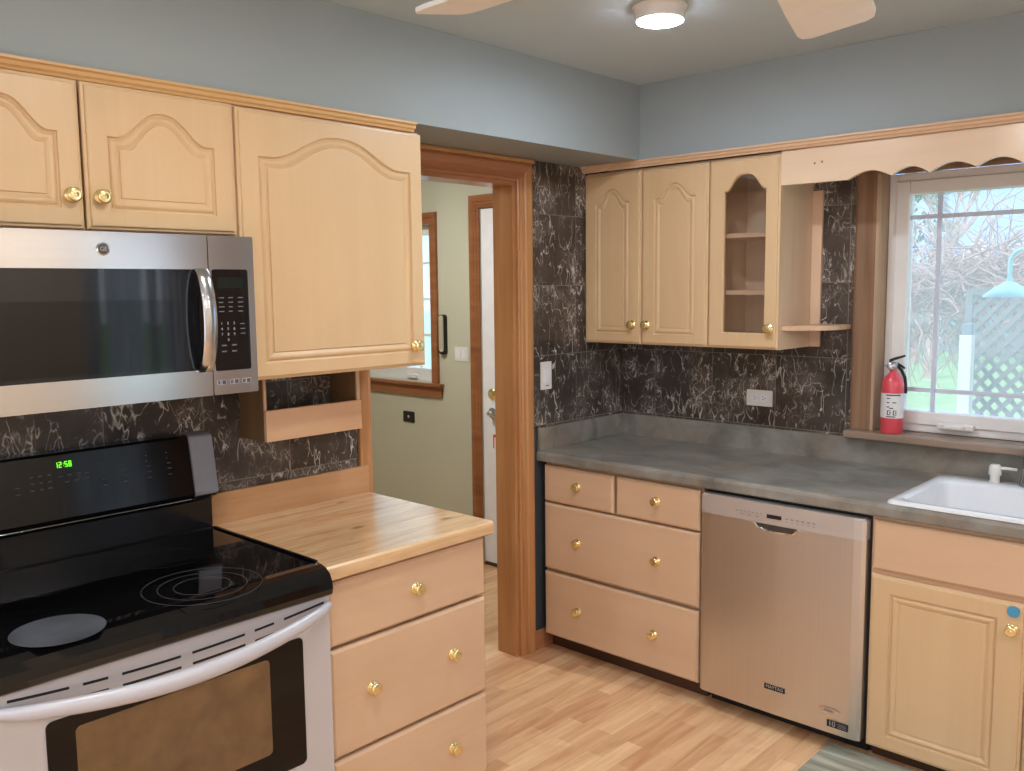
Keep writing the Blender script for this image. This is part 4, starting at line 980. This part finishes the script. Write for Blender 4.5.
for k in range(5):
    a = 1.856+k*2*PI/5
    b_ = obj('blade', blade_bm(a), FANW, c)
    u = Vector((math.cos(a), math.sin(a), 0)); bm = B(); tube(bm, [Vector((fx, fy, fz+.02))+u*.085, Vector((fx, fy, fz+.014))+u*.23], [.014, .022], 8, (.35, 1.2)); obj('blade_arm', bm, NICKEL, c, True)

# ------------------------------------------------------------------ outside
GZ = -.55
def gmat(name, a, b, sc=3):
    k = NT(name); k.set(.9, 0, .1); k.col(k.ramp(k.noise(k.coord(), sc, 5), [(.35, lin(a)), (.65, lin(b))])); return k.m
LAWN = gmat('pale spring lawn', (132, 164, 108), (160, 188, 132)); BRUSH = gmat('dry vine stems', (176, 138, 130), (212, 180, 170), 9)
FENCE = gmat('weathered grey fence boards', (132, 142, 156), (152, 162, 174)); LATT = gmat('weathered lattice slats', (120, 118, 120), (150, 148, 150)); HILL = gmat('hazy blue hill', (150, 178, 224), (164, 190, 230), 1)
POST = plain('white post', (238, 236, 234), .6); TURQ = plain('pale turquoise enamel', (150, 206, 212), .35); PATH = gmat('pale gravel', (206, 204, 196), (226, 222, 214)); EVER = gmat('pale evergreen foliage', (84, 112, 104), (124, 144, 130), 4)
bm = B(); box(bm, -60, 60, .25, 90, GZ-.1, GZ); tag(obj('lawn', bm, LAWN), kind='structure')
rnd = random.Random(5)
# lattice screen
c = thing('lattice_screen', (1.7, 2.5, GZ), 'weathered diagonal lattice screen outside the window', 'lattice')
LX0, LX1, LZ0, LZ1 = .85, 2.7, GZ+.05, 1.55
bm = B()
def clip_seg(p, d):
    t0, t1 = -9, 9
    for (lo, hi, q, e) in ((LX0, LX1, p[0], d[0]), (LZ0, LZ1, p[1], d[1])):
        a, b = (lo-q)/e, (hi-q)/e
        t0, t1 = max(t0, min(a, b)), min(t1, max(a, b))
    return t0, t1
for sgn, y in ((1, 2.500), (-1, 2.509)):
    k = -3.2
    while k < 6:
        p = (LX0+k, LZ0); d = (sgn*.66, .75)
        t0, t1 = clip_seg(p, d)
        if t1-t0 > .05:
            a = Vector((p[0]+d[0]*t0, y, p[1]+d[1]*t0)); b = Vector((p[0]+d[0]*t1, y, p[1]+d[1]*t1)); nrm = Vector((-d[1], 0, d[0]))*.014
            prism(bm, [(0, -1), (0, 1), (1, 1), (1, -1)], lambda u, v, t: a+(b-a)*u+nrm*v+Vector((0, t, 0)), -.004, .004)
        k += .085
obj('slats', bm, LATT, c)
bm = B(); box(bm, LX0-.03, LX0+.01, 2.49, 2.53, GZ, LZ1+.02); box(bm, LX1-.01, LX1+.03, 2.49, 2.53, GZ, LZ1+.02); box(bm, LX0+.01, LX1-.01, 2.485, 2.525, LZ1-.01, LZ1+.03); obj('screen_frame', bm, LATT, c)
c = thing('garden_post', (.90, 2.3, GZ), 'white garden post with a small cap box left of the lattice', 'post')
bm = B(); box(bm, .855, .925, 2.28, 2.35, GZ, 1.30, .004); obj('shaft', bm, POST, c)
bm = B(); box(bm, .862, .918, 2.287, 2.343, 1.3005, 1.37, .006); obj('cap_box', bm, FENCE, c)
# vine tangle over the arbor
c = thing('vine_arbor', (.9, 3.2, GZ), 'dry brown vines tangled over an arbor behind the lattice', 'vines')
for x in (-.6, 2.75):
    for y in (3.2, 4.2): boxo('arbor_post', (x, x+.08, y, y+.08, GZ, 1.45), LATT, c)
bm = B()
for i in range(1300):
    x = rnd.triangular(-1.0, 2.9, 1.0); y = rnd.uniform(2.95, 4.4); top_ = 1.62+.17*x+rnd.uniform(-.05, .12); z = top_-abs(rnd.gauss(0, .13))
    pts = [Vector((x, y, z))]; d = Vector((rnd.uniform(-1, 1), rnd.uniform(-.4, .4), rnd.uniform(-.5, .4)))
    for k in range(6):
        d += Vector((rnd.uniform(-.6, .6), rnd.uniform(-.4, .4), rnd.uniform(-.45, .38)-(.35 if i % 9 == 0 else 0))); pts.append(pts[-1]+d.normalized()*.12)
        pts[-1].y = max(pts[-1].y, 2.62)
    r_ = rnd.uniform(.004, .011); tube(bm, pts, [r_*(1-.12*k) for k in range(7)], 5)
v_ = obj('vine_stems', bm, BRUSH, c); v_['kind'] = 'stuff'
# gooseneck yard lamp
c = thing('yard_lamp', (1.95, .95, GZ), 'pale turquoise gooseneck lamp hanging outside the window', 'lamp')
lx, lz = 1.437, 1.548
bm = B(); lathe(bm, [(.108, 0), (.105, .008), (.066, .040), (.030, .062), (.015, .070), (.015, .086), (0, .088), (0, .080), (.014, .066), (.062, .034), (.100, .004), (.108, 0)], (lx, 1.0, lz), (0, 0, 1), 32, False); obj('lamp_shade', bm, TURQ, c, True)
bm = B(); pts = [(lx, 1.0, lz+.087), (lx, 1.0, lz+.16)]+[(lx+.06-.06*math.cos(t), 1.0, lz+.16+.055*math.sin(t)) for t in [PI/2*k/6 for k in range(1, 7)]]+[(lx+.2, 1.0, lz+.215), (1.9, 1.0, 1.74), (1.96, 1.0, 1.66), (1.965, 1.0, 1.2), (1.965, 1.0, GZ)]
tube(bm, pts, .010, 10); obj('gooseneck', bm, TURQ, c, True)
bm = B(); lathe(bm, [(0, -.012), (.014, -.008), (.022, .01), (.016, .028), (0, .034)], (lx, 1.0, lz+.018), (0, 0, 1), 16); obj('bulb', bm, WHITE, c, True)
# fence, hills, trees, neighbour house
for i in range(2):
    f0 = -11.6+5*i
    c = thing('garden_fence', (f0+2.4, 26, GZ), ['grey board fence panel across the lawn left of the white garden post', 'grey board fence panel across the lawn behind the vines and lattice'][i], 'fence')
    bm = B()
    for k in range(23): box(bm, f0+.205*k, f0+.205*k+.195, 26, 26.03, GZ+.05, GZ+1.75)
    obj('boards', bm, FENCE, c)
    for z in (.4, 1.4): boxo('rail', (f0, f0+4.72, 26.031, 26.08, GZ+z, GZ+z+.1), FENCE, c)
    boxo('post', (f0-.11, f0-.01, 25.98, 26.08, GZ, GZ+1.85), FENCE, c)
bm = B()
xs = [-45+3*i for i in range(30)]
for j in range(2):
    lo = []
prev = None
for x in xs:
    h = 10.5+1.2*math.sin(x*.13)+.7*math.sin(x*.37+1)
    ringv = [bm.verts.new((x, 44, GZ)), bm.verts.new((x, 50, GZ+h*.7)), bm.verts.new((x, 56, GZ+h)), bm.verts.new((x, 68, GZ+h*.5)), bm.verts.new((x, 74, GZ))]
    if prev:
        for k in range(4): bm.faces.new((prev[k], ringv[k], ringv[k+1], prev[k+1]))
    prev = ringv
tag(obj('hills', bm, HILL, smooth=True), kind='structure')
def bare_tree(x, y, h, label, seed):
    r = random.Random(seed); c = thing('bare_tree', (x, y, GZ), label, 'tree'); tb = B(); bb = B()
    tube(tb, [(x, y, GZ), (x+.05, y, GZ+h*.2), (x-.04, y, GZ+h*.45)], [.16, .13, .10], 8); obj('trunk', tb, BRUSH, c)
    def br(p, d, l, rad, dep):
        q = [p]
        for k in range(3): d = (d+Vector((r.uniform(-.3, .3), r.uniform(-.3, .3), r.uniform(-.1, .25)))).normalized(); q.append(q[-1]+d*l/3)
        tube(bb, q, [rad*(1-.2*k) for k in range(4)], 5)
        if dep:
            for k in range(3): br(q[r.choice((1, 2, 3))], (d+Vector((r.uniform(-.9, .9), r.uniform(-.9, .9), r.uniform(-.2, .7)))).normalized(), l*.68, rad*.5, dep-1)
    for k in range(6): br(Vector((x-.04, y, GZ+h*(.30+.03*k))), Vector((r.uniform(-1, 1), r.uniform(-1, 1), r.uniform(.5, 1.3))).normalized(), h*.26, .055, 3)
    o = obj('branches', bb, BRUSH, c); o['kind'] = 'stuff'
bare_tree(-4.4, 18.0, 6.4, 'bare branching tree at the back of the lawn left of the white post', 2)
c = thing('evergreen_tree', (-6.1, 22, GZ), 'pale evergreen tree beside the fence at the left of the window view', 'tree')
bm = B(); tube(bm, [(-6.1, 22, GZ), (-6.1, 22, GZ+1)], .12, 8); obj('trunk', bm, BRUSH, c)
bm = B(); r = random.Random(4)
for k in range(700):
    h = r.random()**.8; a = r.uniform(0, 2*PI); rr = (1-h)*1.25*r.uniform(.5, 1)+.05; p = Vector((-6.1+rr*math.cos(a)*1.4, 22+rr*math.sin(a)*1.4, GZ+.6+h*5.4)); d = Vector((math.cos(a), math.sin(a), -.35))
    s = Vector((-d.y, d.x, 0)); l = r.uniform(.15, .4)
    vs = [bm.verts.new(p-s*.05), bm.verts.new(p+d*l), bm.verts.new(p+s*.05), bm.verts.new(p+Vector((0, 0, .08)))]
    bm.faces.new((vs[0], vs[1], vs[3])); bm.faces.new((vs[1], vs[2], vs[3])); bm.faces.new((vs[0], vs[2], vs[1]))
o = obj('needles', bm, EVER, c); o['kind'] = 'stuff'
c = thing('neighbour_house', (-2.6, 34, GZ), 'pale neighbouring house with a pointed cream gable far behind the vines', 'house')
bm = B(); box(bm, -9.0, 2.0, 33, 39, GZ, GZ+2.6); obj('walls', bm, PATH, c)
bm = B(); prism(bm, [(32.6, GZ+2.6005), (39.4, GZ+2.6005), (36, GZ+3.9)], lambda u, v, t: Vector((t, u, v)), -9.4, 2.4); obj('roof', bm, HILL, c)
bm = B(); prism(bm, [(-8.2, GZ+2.61), (-6.9, GZ+2.61), (-7.55, GZ+3.75)], lambda u, v, t: Vector((u, t, v)), 32.0, 32.95); obj('gable', bm, plain('cream gable', (250, 236, 200), .6), c)
